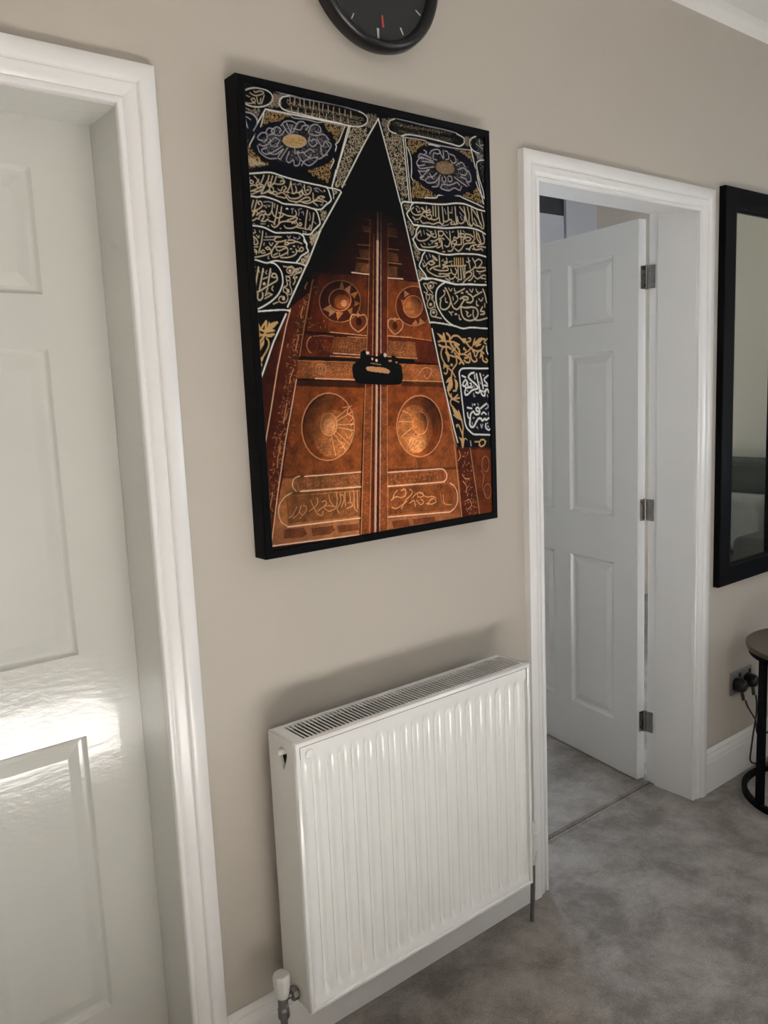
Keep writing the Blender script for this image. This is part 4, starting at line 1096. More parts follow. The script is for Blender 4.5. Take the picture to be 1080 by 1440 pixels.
p 0.0 C 0 1063 3112 1062 3115 1060 3118 1056 3120 1051 3122 1046 3124 1040 3126 1034 3126 1028 3126 1022 3126 1017 3125 1012 3123 1009 3121 1007 3118 1007 3115 1008 3112 1010 3110 1013 3107 1018 3105 1023 3103 1029 3102 1036 3101 1042 3101 1048 3101 1053 3102 1057 3104 1060 3106 1062 3109 1063 3112
p 0.0 C 0 1110 3173 1109 3175 1107 3178 1103 3181 1099 3183 1093 3185 1087 3186 1081 3187 1074 3187 1069 3187 1063 3185 1059 3184 1056 3181 1054 3179 1054 3176 1054 3173 1057 3170 1060 3168 1065 3165 1070 3163 1076 3162 1083 3161 1089 3161 1095 3162 1100 3163 1104 3165 1107 3167 1109 3170 1110 3173
s 1.27 V 1 961 3175 948 3239
s 1.52 V 1 967 2871 999 2907 1037 2866
s 1.54 V 1 1114 2880 1127 2904 1167 2895
s 1.54 V 1 1248 2857 1262 2882 1197 2918
s 1.48 V 1 477 2857 482 2894
s 1.71 C 1 260 2916 300 2956 318 2918
s 1.46 V 1 224 2814 242 2856
s 1.47 V 1 333 2818 338 2855
s 1.45 V 1 83 2855 136 2821
s 1.74 C 1 539 3033 572 3086 621 3033
s 1.48 C 1 426 3046 408 3091
s 1.49 V 1 504 3290 486 3329 515 3340
s 1.29 V 1 1203 3045 1216 3083
o 4.06 C 0 1471 2835 1619 2786 1628 2888 1536 3063
o 4.04 C 0 1263 3311 1448 3172 1478 3196 1383 3421 1243 3383
s 1.96 C 1 1395 3252 1464 3171
s 1.69 C 0 1350 3319 1349 3326 1345 3333 1340 3340 1333 3345 1325 3350 1317 3352 1308 3354 1299 3353 1291 3351 1284 3348 1278 3343 1273 3337 1271 3331 1270 3324 1272 3316 1275 3309 1281 3303 1287 3297 1295 3293 1304 3290 1312 3289 1321 3289 1330 3291 1337 3295 1343 3299 1347 3305 1350 3312 1350 3319
s 2.52 W 1 547 3413 622 3422 708 3480 777 3579 799 3705 782 3833 685 4002 538 4134 333 4253 119 4346
s 2.83 C 0 260 3515 204 3730 142 3956
s 2.21 C 1 142 3956 123 4007 98 4052
s 2.85 C 0 363 3541 305 3750 244 3966
s 2.87 C 0 531 3533 488 3693 447 3845
s 2.63 C 1 542 3678 576 3626 637 3623 670 3685 658 3749 563 3803 406 3885 266 3965 190 3992
s 2.01 C 1 557 3683 601 3694 655 3685
s 2.37 C 0 443 3896 378 4056
s 2.73 C 1 211 4017 197 4093 230 4148 292 4115 319 4051 316 4001
s 2.01 C 1 425 4029 458 3997 501 4021 532 4020
s 2.01 C 1 359 4113 453 4066 531 4026
s 1.87 C 1 343 3736 405 3715 451 3694
p 0.0 W 0 161 4200 160 4206 156 4211 151 4216 145 4220 138 4223 129 4226 121 4226 112 4226 104 4224 97 4221 92 4218 87 4213 85 4208 84 4202 86 4197 89 4191 94 4186 100 4182 108 4179 116 4177 125 4176 133 4176 141 4178 148 4181 154 4185 158 4189 160 4195 161 4200
p 0.0 C 0 404 3834 403 3838 400 3841 395 3844 389 3847 381 3849 373 3850 364 3851 356 3851 348 3850 340 3849 334 3846 330 3844 327 3841 327 3837 328 3834 331 3831 336 3828 342 3825 350 3823 358 3821 367 3821 375 3821 383 3822 391 3823 397 3825 401 3828 404 3831 404 3834
p 0.0 C 0 394 3810 393 3812 391 3815 388 3818 383 3820 378 3822 372 3823 366 3823 360 3823 355 3822 350 3821 346 3819 343 3817 341 3814 341 3812 341 3809 344 3806 347 3804 351 3801 357 3800 362 3799 368 3798 374 3798 380 3799 385 3800 389 3802 392 3804 394 3807 394 3810
s 1.71 V 1 87 3542 184 3513
s 1.71 V 1 89 3610 178 3588
s 1.96 C 1 128 3671 109 3721 136 3745
s 1.49 V 1 446 3569 412 3621 441 3632
s 2.01 C 1 566 3866 532 3918 560 3949
s 1.6 C 1 254 3553 271 3614
s 1.49 C 1 357 3560 369 3597
s 1.5 C 1 522 3546 540 3602
s 1.92 C 1 832 3468 939 3475 1033 3458 1092 3513 1055 3591 973 3646 894 3662
s 1.67 C 0 1059 3533 1056 3546 1049 3559 1039 3570 1026 3580 1011 3588 994 3593 977 3595 959 3594 943 3591 929 3585 917 3576 909 3565 904 3554 903 3541 906 3528 913 3515 923 3504 936 3494 951 3487 968 3482 985 3479 1002 3480 1018 3483 1033 3490 1045 3498 1053 3509 1058 3521 1059 3533
p 0.0 C 0 1015 3542 1013 3548 1010 3554 1006 3560 1000 3565 993 3568 986 3571 978 3572 971 3571 964 3570 957 3567 952 3562 949 3557 947 3551 946 3545 947 3539 950 3533 955 3527 961 3523 967 3519 975 3516 982 3515 990 3516 997 3517 1003 3520 1009 3525 1012 3530 1014 3536 1015 3542
s 1.94 C 1 1092 3513 1188 3489 1260 3479 1230 3558 1133 3588 1058 3655 1092 3731 1039 3811
s 1.55 C 0 1199 3546 1198 3554 1194 3562 1187 3569 1180 3575 1170 3580 1160 3583 1149 3585 1139 3584 1129 3582 1121 3578 1113 3573 1108 3566 1105 3559 1105 3551 1107 3542 1111 3535 1117 3528 1125 3521 1134 3517 1144 3514 1155 3512 1165 3513 1175 3515 1184 3519 1191 3524 1196 3531 1199 3538 1199 3546
p 0.0 C 0 1163 3548 1162 3551 1161 3555 1158 3558 1155 3560 1151 3562 1147 3564 1143 3564 1139 3564 1135 3563 1131 3561 1129 3559 1127 3556 1125 3553 1125 3550 1126 3546 1128 3543 1130 3540 1133 3537 1137 3535 1141 3534 1145 3533 1149 3533 1153 3534 1157 3536 1160 3538 1162 3541 1163 3544 1163 3548
s 1.79 C 1 880 3650 890 3727 951 3737 970 3685 910 3662
s 1.8 C 1 981 3749 960 3826 999 3928 963 4007 885 4009
s 1.79 C 1 889 3739 898 3829 817 3870 795 3960
s 1.79 C 1 817 3870 892 3906 935 3956 871 3984
p 0.0 C 0 940 3930 939 3936 936 3942 931 3948 926 3953 919 3956 911 3959 904 3960 896 3959 889 3957 883 3954 878 3950 874 3944 872 3939 872 3932 873 3926 876 3920 880 3914 886 3910 893 3906 900 3904 908 3903 915 3903 922 3905 929 3908 934 3913 938 3918 940 3924 940 3930
s 1.92 C 1 811 3960 870 3997 895 4073 859 4151 764 4179 689 4156 686 4092 743 4052 819 4062
p 0.0 C 0 832 4094 830 4101 827 4108 822 4114 815 4120 808 4124 799 4126 791 4127 782 4127 774 4125 767 4121 762 4116 757 4110 755 4103 755 4096 756 4089 759 4082 764 4076 771 4071 779 4067 787 4064 796 4063 804 4064 812 4066 819 4069 825 4074 829 4080 831 4087 832 4094
s 2.03 C 1 548 4210 610 4183 657 4169
s 1.68 C 1 1048 3682 1145 3652 1110 3692
s 3.75 G 1 99 4578 167 4597 218 4697 281 4636 359 4545
s 5.06 G 1 608 4569 485 4604 396 4676 331 4756
p 0.0 G 1 388 4635 429 4554 461 4615 608 4563 567 4634 478 4695 381 4726
p 0.0 G 1 321 4726 455 4695 537 4715 499 4746 355 4752
p 0.0 G 1 351 4807 495 4797 522 4817 442 4857 347 4853
s 4.27 G 1 88 4717 216 4717 355 4746 524 4725
s 4.27 G 1 358 4555 336 4696 289 4837 199 4938 144 5038
s 3.24 G 1 123 4717 198 4797 133 4877 92 4957
s 4.03 G 1 110 4877 232 4817 374 4817 519 4797
p 0.0 G 1 285 4888 233 4958 95 5068 117 5088 148 5149 238 5049 279 4978
s 3.29 G 1 345 4878 388 4938 376 5040 300 5161 235 5241
p 0.0 A 1 91 5279 150 5270 247 5231 231 5292 203 5342 171 5301 109 5340
s 3.27 A 1 123 5320 94 5380 126 5431 186 5412 189 5372
s 2.13 W 1 3879 190 3741 253 3678 360 3730 464 3901 495
s 1.94 V 1 3918 176 4309 181 4792 194 5335 187 5722 205
s 2.3 W 1 5721 220 5938 279 5957 382 5799 479 5538 470 4946 448 4296 453 4056 516
s 2.41 W 1 6345 177 6161 278 6134 403 6243 511 6424 548
s 2.29 W 1 6603 679 6441 715 6347 804 6406 1075 6535 1372 6576 1556
t 4.24 S 0 3799 244 5548 216 5546 275 3794 329
t 4.22 C 0 3914 255 5206 236 5204 295 3910 325
t 4.27 m 0 3870 345 5716 341 5713 431 3863 487
t 3.91 S 0 3985 385 5542 365 5540 425 3980 470
t 4.25 V 0 6298 229 6594 249 6584 558 6424 548
o 4.17 S 0 5895 255 6207 242 6155 461 5977 425
o 4.26 V 0 6287 535 6584 558 6580 682 6374 678
t 5.08 V 0 6439 762 6601 742 6588 1179 6518 1187
s 1.79 C 1 6457 237 6476 357 6591 341
s 1.78 V 1 6339 345 6565 437
o 4.03 S 0 3477 238 3762 222 3691 484 3558 475
s 2.34 W 0 4095 525 4207 1849
s 1.91 W 0 4153 530 4267 1858
s 2.13 V 1 4134 533 4696 512 4859 548 5621 548 6243 511
s 2.61 W 0 6176 489 6548 1684
o 6.88 C 0 3536 534 4076 513 4099 1224 4148 1826 3969 1844 3817 1371 3653 825
o 6.32 G 0 4206 558 4811 571 4532 705 4351 845 4233 802
o 6.83 G 0 5599 583 6160 570 6267 944 6119 880 5857 730
o 6.46 G 0 4314 1331 4525 1424 4766 1555 5042 1646 4730 1736 4293 1760
o 6.99 G 0 5826 1566 6220 1444 6378 1282 6533 1704 6426 1672 6062 1625
s 1.92 W 1 4210 729 4306 946 4304 1255 4287 1334 4337 1406
s 2.06 W 1 4675 1742 5011 1709 5127 1637 5707 1588 5883 1622 6302 1705 6547 1765
s 1.99 W 1 4838 577 5004 574 5455 602 5599 583
s 2.12 W 1 6119 880 6238 927 6318 1226 6464 1460 6569 1554
p 0.0 N 0 6324 1180 6245 1299 6119 1408 5952 1499 5755 1569 5539 1614 5314 1633 5093 1624 4886 1589 4704 1531 4553 1452 4442 1356 4375 1249 4354 1134 4379 1018 4451 906 4565 802 4717 713 4900 641 5107 591 5326 565 5549 566 5763 594 5957 648 6122 725 6247 823 6325 935 6351 1056 6324 1180
p 0.0 m 0 5619 1025 5601 1057 5568 1088 5523 1115 5469 1137 5407 1152 5341 1161 5275 1163 5211 1157 5153 1144 5104 1125 5066 1100 5041 1072 5030 1041 5033 1008 5051 976 5083 946 5126 920 5180 898 5241 882 5306 872 5372 870 5436 876 5495 888 5546 907 5585 931 5611 960 5623 992 5619 1025
t 4.79 G 0 5072 948 5559 888 5609 1083 5260 1163 5066 1087
t 3.69 C 0 5072 948 5559 888 5609 1083 5260 1163 5066 1087
s 2.09 V 1 4694 722 4775 751 4690 820 4581 815 4523 900 4659 902
s 2.11 V 1 4662 824 4826 842 4908 870
s 2.09 V 1 4549 916 4463 1023 4542 1072 4707 1032
s 2.11 V 1 4629 964 4821 959 4987 958
s 2.11 V 1 4578 873 4796 904 4961 922
s 2.11 V 1 4475 1060 4567 1127 4815 1078 4984 1038
s 2.1 V 1 4510 1172 4587 1280 4557 1323 4670 1251 4841 1114
s 2.1 V 1 4509 1192 4701 1169 4814 1117
s 2.13 V 1 4856 779 4943 690 5113 648 5195 696 5108 746 4997 741 4964 863 5075 879
s 2.15 V 1 5167 680 5275 824
s 2.16 V 1 5282 645 5289 822
s 2.17 V 1 5339 647 5424 666 5447 802 5360 833
s 2.19 V 1 5480 698 5623 720 5677 833 5588 884 5503 835
s 2.13 V 1 4838 1193 4918 1262 5062 1166
s 2.13 V 1 5174 1193 5026 1349 4828 1410 4719 1383 4749 1321 4862 1268 4944 1299
s 2.15 V 1 4909 1481 5079 1442 5142 1276
s 2.17 V 1 5229 1227 5226 1307 5310 1337 5342 1254 5287 1200
s 2.19 V 1 5402 1207 5426 1305 5529 1273 5518 1194 5431 1184
s 2.19 V 1 5162 1473 5251 1384 5423 1385 5540 1352 5688 1296 5775 1347
s 2.23 V 1 5605 1184 5836 1280 6012 1342
s 2.21 V 1 5190 1490 5418 1507 5596 1427 5770 1460 5833 1361
s 2.22 V 1 5674 914 5853 832 5968 919
s 2.23 V 1 5729 1008 5908 946 6024 1014 5961 1103 5813 1099
s 2.25 V 1 5967 960 6113 1044 6137 1205 6015 1260
s 2.24 V 1 5811 1160 5958 1184 6073 1315
s 1.96 V 1 4668 1291 4556 1342 4692 1366
t 5.38 V 0 4551 877 4998 702 4990 899 4597 1065
t 4.92 V 0 5622 740 6030 850 6168 1202 5893 1355 5664 1177 5702 931
t 4.76 V 0 4699 1209 5031 1249 5542 1312 5419 1486 4799 1433
t 4.44 m 0 4554 818 5567 667 6086 966 6104 1312 5418 1507 4584 1339
s 2.81 W 0 4210 1887 4037 1895
s 2.94 W 1 3980 1958 3996 1921 4062 1893 4210 1889 4462 1872 4717 1857 4976 1851 5294 1821 5620 1765 5895 1750 6117 1781 6342 1828 6585 1848
s 2.84 W 1 4335 1888 4257 1955 4215 2041 4129 2130 4169 2217 4264 2310 4312 2360 4439 2360
s 3.01 W 1 4312 2364 4489 2365 4694 2363 4902 2360 5166 2358 5381 2341 5709 2296 6015 2278 6269 2291 6440 2326 6583 2378
s 2.87 W 1 4476 2375 4396 2464 4365 2577 4284 2684 4355 2780
o 4.58 C 0 4060 1929 4234 1912 4179 2026 4100 2106
o 4.63 C 0 4093 2251 4262 2365 4334 2432 4248 2640 4182 2462
s 2.41 C 1 4330 1985 4252 2056 4323 2131 4449 2138 4578 2100 4632 2030 4597 1969
s 2.26 C 1 4405 2005 4452 2074 4529 2049
s 2.42 C 1 4295 2197 4368 2242 4496 2208 4576 2137 4677 2165
s 2.46 C 1 4520 2242 4594 2301 4750 2279 4905 2294 5065 2244 5169 2273
s 2.28 C 1 4558 1973 4683 2035 4814 1986
s 2.59 C 0 4714 1931 4704 2144
s 2.62 C 0 4909 1903 4913 2107
s 2.63 C 0 4987 1896 4991 2119
s 2.64 C 0 5079 1897 5083 2130
s 2.45 C 1 4731 2123 4835 2095 4859 2158 4779 2193 4729 2160
s 2.44 C 1 4605 2060 4785 2054 4839 2021
s 2.47 C 1 4831 2189 4961 2196 5096 2129
s 2.5 C 1 5095 2148 5118 2239 5195 2280 5239 2192
s 2.66 C 0 5199 1886 5226 2193
s 2.68 C 0 5378 1875 5388 2160
s 2.68 C 1 5226 2193 5305 2205 5388 2160 5469 2144 5495 2189 5439 2222
s 2.71 C 0 5603 1848 5631 2178
s 2.55 C 1 5452 2250 5602 2238 5685 2212
s 2.55 C 1 5549 2185 5602 2238 5659 2176 5662 2099
s 2.57 C 1 5663 2061 5700 2172 5768 2205 5880 2157 5898 2041
s 2.73 C 0 5754 1834 5915 1963
s 2.75 C 0 5892 1821 5966 2093 6018 2204
s 2.75 C 0 5915 1963 5937 2133
s 2.6 C 1 6004 1811 6054 1989 6048 2143 6129 2234
s 2.61 C 1 6018 2204 6129 2234 6189 2151
s 2.77 C 0 6130 1809 6162 2115
s 2.8 C 1 6171 1843 6281 1949 6391 2076 6473 2206
s 2.8 C 0 6312 1869 6417 2152
s 2.82 C 0 6468 1894 6546 2181
s 2.81 C 1 6189 2151 6272 2203 6386 2213 6500 2263 6537 2201
s 2.47 C 1 6221 2052 6302 2161 6329 2218
s 1.65 V 1 4407 1950 4482 1971 4505 2014
s 1.68 V 1 4789 1970 4837 2058
s 1.74 V 1 5422 1987 5502 1999
s 1.74 V 1 5507 1866 5503 1980
s 1.65 V 1 4345 2211 4354 2284
p 0.0 C 0 4457 2290 4456 2293 4455 2295 4452 2297 4449 2299 4445 2301 4441 2302 4436 2303 4432 2303 4427 2302 4424 2301 4420 2300 4418 2298 4417 2296 4416 2293 4417 2291 4419 2288 4421 2286 4424 2284 4428 2282 4433 2281 4437 2281 4442 2281 4446 2281 4450 2282 4453 2283 4455 2285 4457 2288 4457 2290
s 1.57 V 1 5035 2321 5141 2322 5329 2279 5384 2255
s 1.6 V 1 5749 1958 5829 2028
s 1.72 V 1 5263 1927 5312 2035
s 1.77 V 1 5773 2051 5826 2124
s 2.59 C 1 4511 2472 4414 2556 4386 2643 4477 2696 4645 2668 4742 2618 4793 2563 4699 2518
s 2.48 C 1 4721 2551 4841 2559 4936 2587 4987 2548 4955 2430
s 2.47 C 1 4797 2459 4842 2524 4916 2502
s 2.63 C 1 4509 2771 4566 2819 4733 2817 4879 2799 5002 2756 5004 2704 4943 2725
s 2.5 C 1 4812 2673 4933 2665 5032 2615 5156 2588 5229 2601
s 2.65 C 0 5052 2440 5079 2681
s 2.5 C 1 5064 2439 5187 2429 5210 2480 5158 2536 5085 2533
s 2.51 C 1 5106 2609 5138 2729 5074 2786 5000 2808
s 2.67 C 0 5154 2641 5171 2815
s 2.69 C 1 5211 2462 5306 2543 5427 2640 5472 2760
s 2.7 C 0 5411 2412 5428 2604
s 2.54 C 1 5428 2604 5373 2731 5297 2763 5248 2740
s 2.72 C 1 5477 2636 5580 2594 5628 2643 5551 2684 5476 2663
s 2.72 C 1 5343 2857 5444 2850 5522 2775 5575 2700 5677 2693 5780 2669
s 2.72 C 1 5530 2580 5557 2525 5632 2555 5685 2498
s 2.73 C 0 5677 2374 5696 2532
s 2.74 C 0 5761 2368 5781 2651
s 2.75 C 1 5687 2444 5840 2433 5916 2481 5812 2506 5710 2496
s 2.76 C 1 5572 2789 5672 2836 5776 2776 5883 2662 6066 2623 6224 2603
s 2.77 C 1 5836 2558 5993 2493 6096 2522 6015 2581 5938 2569
s 2.76 C 0 5836 2558 5845 2646
s 2.79 C 1 5931 2766 6035 2759 6116 2682 6275 2644
s 2.78 C 1 5917 2427 6073 2434 6175 2480
s 2.96 G 0 6194 2335 6227 2512 6145 2590
s 2.82 C 1 6286 2328 6306 2507 6409 2608 6328 2650
s 2.82 C 0 6337 2378 6436 2588
s 2.84 C 1 6408 2626 6516 2601 6545 2526 6496 2384
s 2.84 C 1 6300 2688 6460 2678 6580 2688
s 2.83 C 1 6140 2753 6271 2763 6431 2734 6484 2767
s 2.64 C 1 6169 2679 6218 2766
s 2.3 C 1 6034 2796 6063 2722
s 1.67 V 1 4511 2481 4530 2582
s 1.68 V 1 4607 2456 4627 2540
s 1.69 V 1 4703 2432 4749 2463
s 1.68 V 1 4594 2731 4640 2763
s 1.7 V 1 4737 2739 4783 2770
s 1.7 V 1 4833 2732 4883 2694
s 1.74 V 1 5286 2422 5335 2453
s 1.75 V 1 5485 2424 5537 2403
s 1.78 V 1 5843 2362 5893 2393
s 1.84 V 1 6522 2419 6560 2489
p 0.0 C 0 5260 2879 5259 2882 5254 2884 5248 2887 5239 2889 5229 2891 5217 2892 5205 2893 5193 2894 5181 2894 5171 2893 5163 2892 5156 2890 5152 2888 5151 2886 5152 2884 5157 2881 5163 2879 5172 2877 5182 2875 5194 2873 5206 2872 5218 2872 5230 2872 5240 2872 5248 2874 5255 2875 5259 2877 5260 2879
p 0.0 C 0 4869 2471 4868 2474 4866 2477 4863 2480 4859 2482 4855 2484 4850 2486 4844 2486 4839 2486 4834 2486 4829 2484 4826 2483 4823 2480 4821 2477 4821 2474 4821 2471 4823 2468 4826 2465 4830 2463 4835 2461 4840 2459 4845 2459 4851 2459 4856 2459 4860 2461 4864 2462 4867 2465 4868 2468 4869 2471
s 3.0 W 1 4268 2669 4333 2766 4445 2878 4658 2891 4898 2902 5117 2937 5365 2940 5669 2899 5979 2880 6294 2870 6587 2904
s 2.92 W 1 4621 2927 4546 3010 4518 3097 4440 3239 4519 3339 4610 3422 4655 3498
s 3.04 W 1 4425 3569 4558 3511 4751 3503 4945 3512 5117 3531 5340 3558 5540 3604 5798 3581 6059 3584 6566 3564
o 4.7 C 0 4265 2737 4423 2845 4468 2894 4409 3155 4343 3056
o 4.76 C 0 4379 3294 4517 3374 4609 3456 4581 3527 4437 3551
s 2.63 C 1 4550 3182 4570 3250 4644 3212 4743 3137 4866 3095
s 2.67 C 1 4666 3254 4686 3331 4804 3395 4973 3440 5170 3440 5346 3406
s 2.65 C 1 4846 2992 4941 3039 4988 3088 4892 3059 4846 2992
s 2.64 C 1 4717 3173 4812 3203 4912 3145 4816 3133
s 2.66 C 1 4759 3310 4809 3273 4933 3231 5032 3209
s 2.83 C 0 5054 2980 5068 3225
s 2.69 C 1 4882 3287 5052 3313 5225 3305 5326 3282 5279 3214 5153 3255
s 2.7 C 1 5156 3185 5257 3144 5308 3106 5208 3111
s 2.54 C 0 5287 3019 5307 3124
s 2.74 C 1 5180 3201 5355 3192 5557 3182 5710 3174 5904 3146
s 2.89 G 0 5538 3004 5532 3165
s 2.9 G 0 5602 3001 5603 3161
s 2.91 G 0 5666 2997 5667 3158
s 2.92 G 0 5737 2993 5736 3154
s 2.93 G 0 5815 2989 5819 3150
s 2.92 C 0 5645 3213 5649 3446
s 2.93 C 0 5730 3200 5750 3478
s 2.94 C 0 5799 3187 5833 3456
s 2.95 C 0 5869 3184 5861 3419
s 2.74 C 1 5415 3260 5449 3348 5549 3379 5603 3305 5555 3235
s 2.71 C 1 5148 3379 5297 3381 5399 3350
s 2.73 C 1 5346 3406 5368 3476 5469 3472 5548 3415
s 2.76 C 1 5548 3415 5647 3482 5750 3478
s 2.72 C 1 5243 3482 5367 3521
p 0.0 C 0 5133 3384 5131 3387 5126 3390 5119 3393 5110 3396 5098 3398 5086 3400 5073 3401 5059 3401 5047 3400 5036 3399 5027 3397 5020 3395 5015 3392 5014 3389 5016 3386 5020 3383 5027 3380 5037 3377 5048 3375 5061 3373 5074 3372 5087 3372 5100 3372 5111 3374 5120 3375 5127 3378 5131 3381 5133 3384
s 2.8 C 1 5799 3548 5906 3471 6039 3393 6094 3318 5990 3286 5911 3326
s 2.8 C 0 5989 2970 6045 3211
s 2.81 C 1 5911 3308 6043 3265 6151 3206 6232 3128 6132 2970
s 2.82 C 1 6149 3260 6145 3370 6063 3465 5983 3495
s 2.83 C 1 6209 3039 6344 2977 6448 3044 6310 3179 6178 3168
s 2.86 C 1 6310 3179 6444 3163 6565 3166
s 2.85 C 1 6255 3255 6387 3267 6564 3222
s 2.85 C 1 6146 3352 6275 3437 6411 3376 6493 3336 6560 3351
s 2.87 C 1 6409 3413 6557 3425
p 0.0 C 0 6217 3499 6216 3502 6215 3506 6212 3509 6208 3512 6203 3514 6198 3515 6193 3516 6187 3516 6182 3515 6178 3513 6174 3511 6172 3508 6170 3504 6169 3500 6170 3497 6172 3493 6175 3490 6179 3487 6183 3485 6189 3484 6194 3483 6199 3483 6204 3484 6209 3486 6212 3488 6215 3491 6217 3495 6217 3499
p 0.0 C 0 6579 3495 6579 3499 6577 3502 6574 3505 6570 3508 6565 3510 6560 3512 6555 3512 6549 3512 6544 3511 6539 3509 6536 3507 6533 3504 6531 3500 6531 3497 6531 3493 6533 3489 6536 3486 6540 3483 6545 3481 6550 3480 6556 3479 6561 3479 6566 3480 6571 3482 6574 3485 6577 3488 6579 3491 6579 3495
p 0.0 C 0 5656 3522 5655 3525 5653 3529 5650 3532 5647 3535 5642 3537 5637 3538 5632 3539 5627 3538 5622 3537 5618 3536 5614 3533 5612 3530 5610 3527 5610 3523 5611 3520 5612 3516 5615 3513 5619 3510 5623 3508 5628 3507 5633 3506 5639 3506 5643 3507 5648 3509 5651 3512 5654 3515 5655 3518 5656 3522
p 0.0 V 0 5497 3539 5497 3542 5495 3544 5493 3547 5490 3549 5487 3551 5483 3552 5479 3552 5475 3552 5471 3551 5468 3550 5465 3548 5463 3546 5462 3543 5462 3540 5462 3537 5464 3535 5466 3532 5469 3530 5472 3528 5476 3527 5480 3527 5484 3527 5488 3528 5491 3529 5494 3531 5496 3533 5497 3536 5497 3539
s 1.7 V 1 4653 3003 4697 3087
s 1.7 V 1 4751 2963 4784 3030
s 2.05 C 1 5135 3098 5186 3060
s 2.08 C 1 5358 3103 5460 3080
s 2.08 C 1 5432 3135 5456 3169
s 1.84 V 1 6333 3306 6386 3322
s 1.97 C 1 5921 3055 5972 3070 6052 3029
s 1.69 V 1 4577 3111 4621 3178
s 3.22 W 1 4511 3510 4629 3527 4811 3504 4993 3526 5178 3555 5385 3584 5660 3596 5854 3591 6050 3569 6270 3580 6573 3568
s 3.19 W 1 5219 3568 5049 3656 4942 3771 4914 3949 4948 4111 5045 4257 5184 4405 5348 4508 5495 4568
s 3.28 W 1 4696 4497 4788 4488 5034 4504 5284 4532 5495 4560 5751 4612 6015 4586 6326 4595 6575 4603
s 3.57 C 1 5213 3695 5273 3760 5351 3906 5408 4055 5468 4144 5574 4172 5661 4125 5706 4078
s 3.52 C 1 5367 4026 5322 4117 5193 4187 5069 4168 5042 4079 5067 3974
s 2.55 C 1 5037 3953 5165 3867 5198 3807 5159 3756 5210 3769
s 2.94 C 1 5513 3812 5675 3753 5839 3687
s 3.02 C 1 6117 3869 6263 3803 6421 3736
s 3.63 C 1 5690 3927 5822 3870 5952 3889 5928 3935 5819 3938 5777 3909
s 3.64 C 1 5819 3954 5729 4047 5727 4108 5899 4127 6076 4100
s 3.66 C 1 5955 3797 6063 3840 6115 3930 6035 4001 5904 3997
s 3.67 C 1 5705 4108 5721 4260 5803 4381 5976 4425 6154 4392 6246 4313 6271 4219 6208 4128 6075 4108 5900 4119
s 3.02 C 1 6117 4176 6102 4284 6154 4392
s 3.4 C 1 6176 4407 6332 4405 6583 4351
s 3.74 C 1 6457 3673 6521 3795 6572 3980
s 3.4 C 1 6432 4092 6362 4187 6474 4200 6484 4254 6359 4272
s 2.66 C 1 5864 4212 5939 4241 5894 4272 5936 4333 6036 4285
s 2.44 C 1 5565 3855 5615 3944 5493 4053
s 2.28 C 1 5565 3855 5607 3869
p 0.0 C 0 5956 3755 5955 3760 5952 3765 5947 3770 5941 3774 5933 3777 5925 3779 5916 3780 5907 3780 5899 3778 5892 3776 5886 3772 5881 3768 5879 3763 5878 3757 5879 3752 5882 3747 5887 3742 5893 3738 5901 3735 5909 3733 5918 3732 5927 3732 5935 3733 5942 3736 5948 3740 5953 3744 5956 3749 5956 3755
p 0.0 C 0 5808 3787 5806 3790 5803 3794 5797 3797 5789 3799 5780 3801 5770 3803 5759 3804 5749 3804 5739 3803 5730 3801 5723 3799 5717 3796 5714 3793 5713 3790 5714 3787 5718 3783 5723 3780 5731 3778 5740 3775 5750 3774 5761 3773 5771 3773 5781 3774 5790 3776 5798 3778 5803 3780 5806 3784 5808 3787
p 0.0 C 0 5574 4286 5573 4291 5569 4296 5564 4301 5557 4305 5549 4308 5540 4310 5530 4311 5521 4310 5512 4309 5504 4306 5497 4302 5492 4298 5489 4292 5488 4287 5490 4282 5493 4277 5498 4272 5505 4268 5513 4265 5522 4263 5532 4262 5541 4263 5550 4264 5558 4267 5565 4271 5570 4275 5573 4280 5574 4286
s 2.59 C 1 5317 4230 5378 4281 5398 4311
s 2.6 C 1 5369 4251 5444 4235
s 2.25 C 1 5318 3691 5389 3756 5433 3702
s 2.33 C 1 6013 3696 6077 3755 6123 3677
s 2.71 C 1 6304 3902 6392 3953 6450 3882
s 2.27 C 1 5507 3692 5516 3751 5547 3750
s 2.35 C 1 6223 3681 6254 3749 6298 3740
s 2.57 C 1 5214 3925 5221 4015 5273 4021
s 2.27 C 1 5447 3889 5465 3963
s 2.96 C 1 5633 4307 5651 4399 5694 4398
s 3.03 C 1 6235 3958 6232 4050 6288 4064
s 2.73 C 1 6503 4013 6512 4090
s 2.18 C 1 4565 3624 4664 3634 4681 3721 4778 3791 4817 3834
s 2.03 C 0 4855 3656 4852 3671 4845 3685 4834 3698 4819 3709 4801 3718 4781 3723 4761 3726 4741 3725 4722 3721 4705 3713 4691 3703 4681 3691 4675 3678 4673 3663 4676 3648 4683 3634 4695 3621 4710 3610 4727 3602 4747 3596 4767 3594 4787 3595 4806 3599 4823 3606 4837 3616 4847 3628 4854 3642 4855 3656
p 0.0 C 0 4794 3673 4792 3680 4789 3686 4784 3692 4777 3697 4770 3701 4761 3703 4752 3704 4743 3704 4735 3702 4727 3699 4721 3694 4716 3689 4714 3683 4713 3676 4714 3670 4717 3663 4722 3658 4729 3653 4737 3649 4746 3647 4755 3646 4764 3646 4772 3648 4779 3651 4786 3655 4790 3661 4793 3667 4794 3673
s 2.04 C 1 4768 3579 4868 3590 4949 3609
s 2.17 C 1 4544 3639 4620 3738 4657 3795 4635 3840 4556 3813
s 2.19 C 1 4614 3870 4714 3881 4710 3955 4646 4044 4662 4147 4741 4175 4845 4128 4869 4039 4811 3981 4835 3877
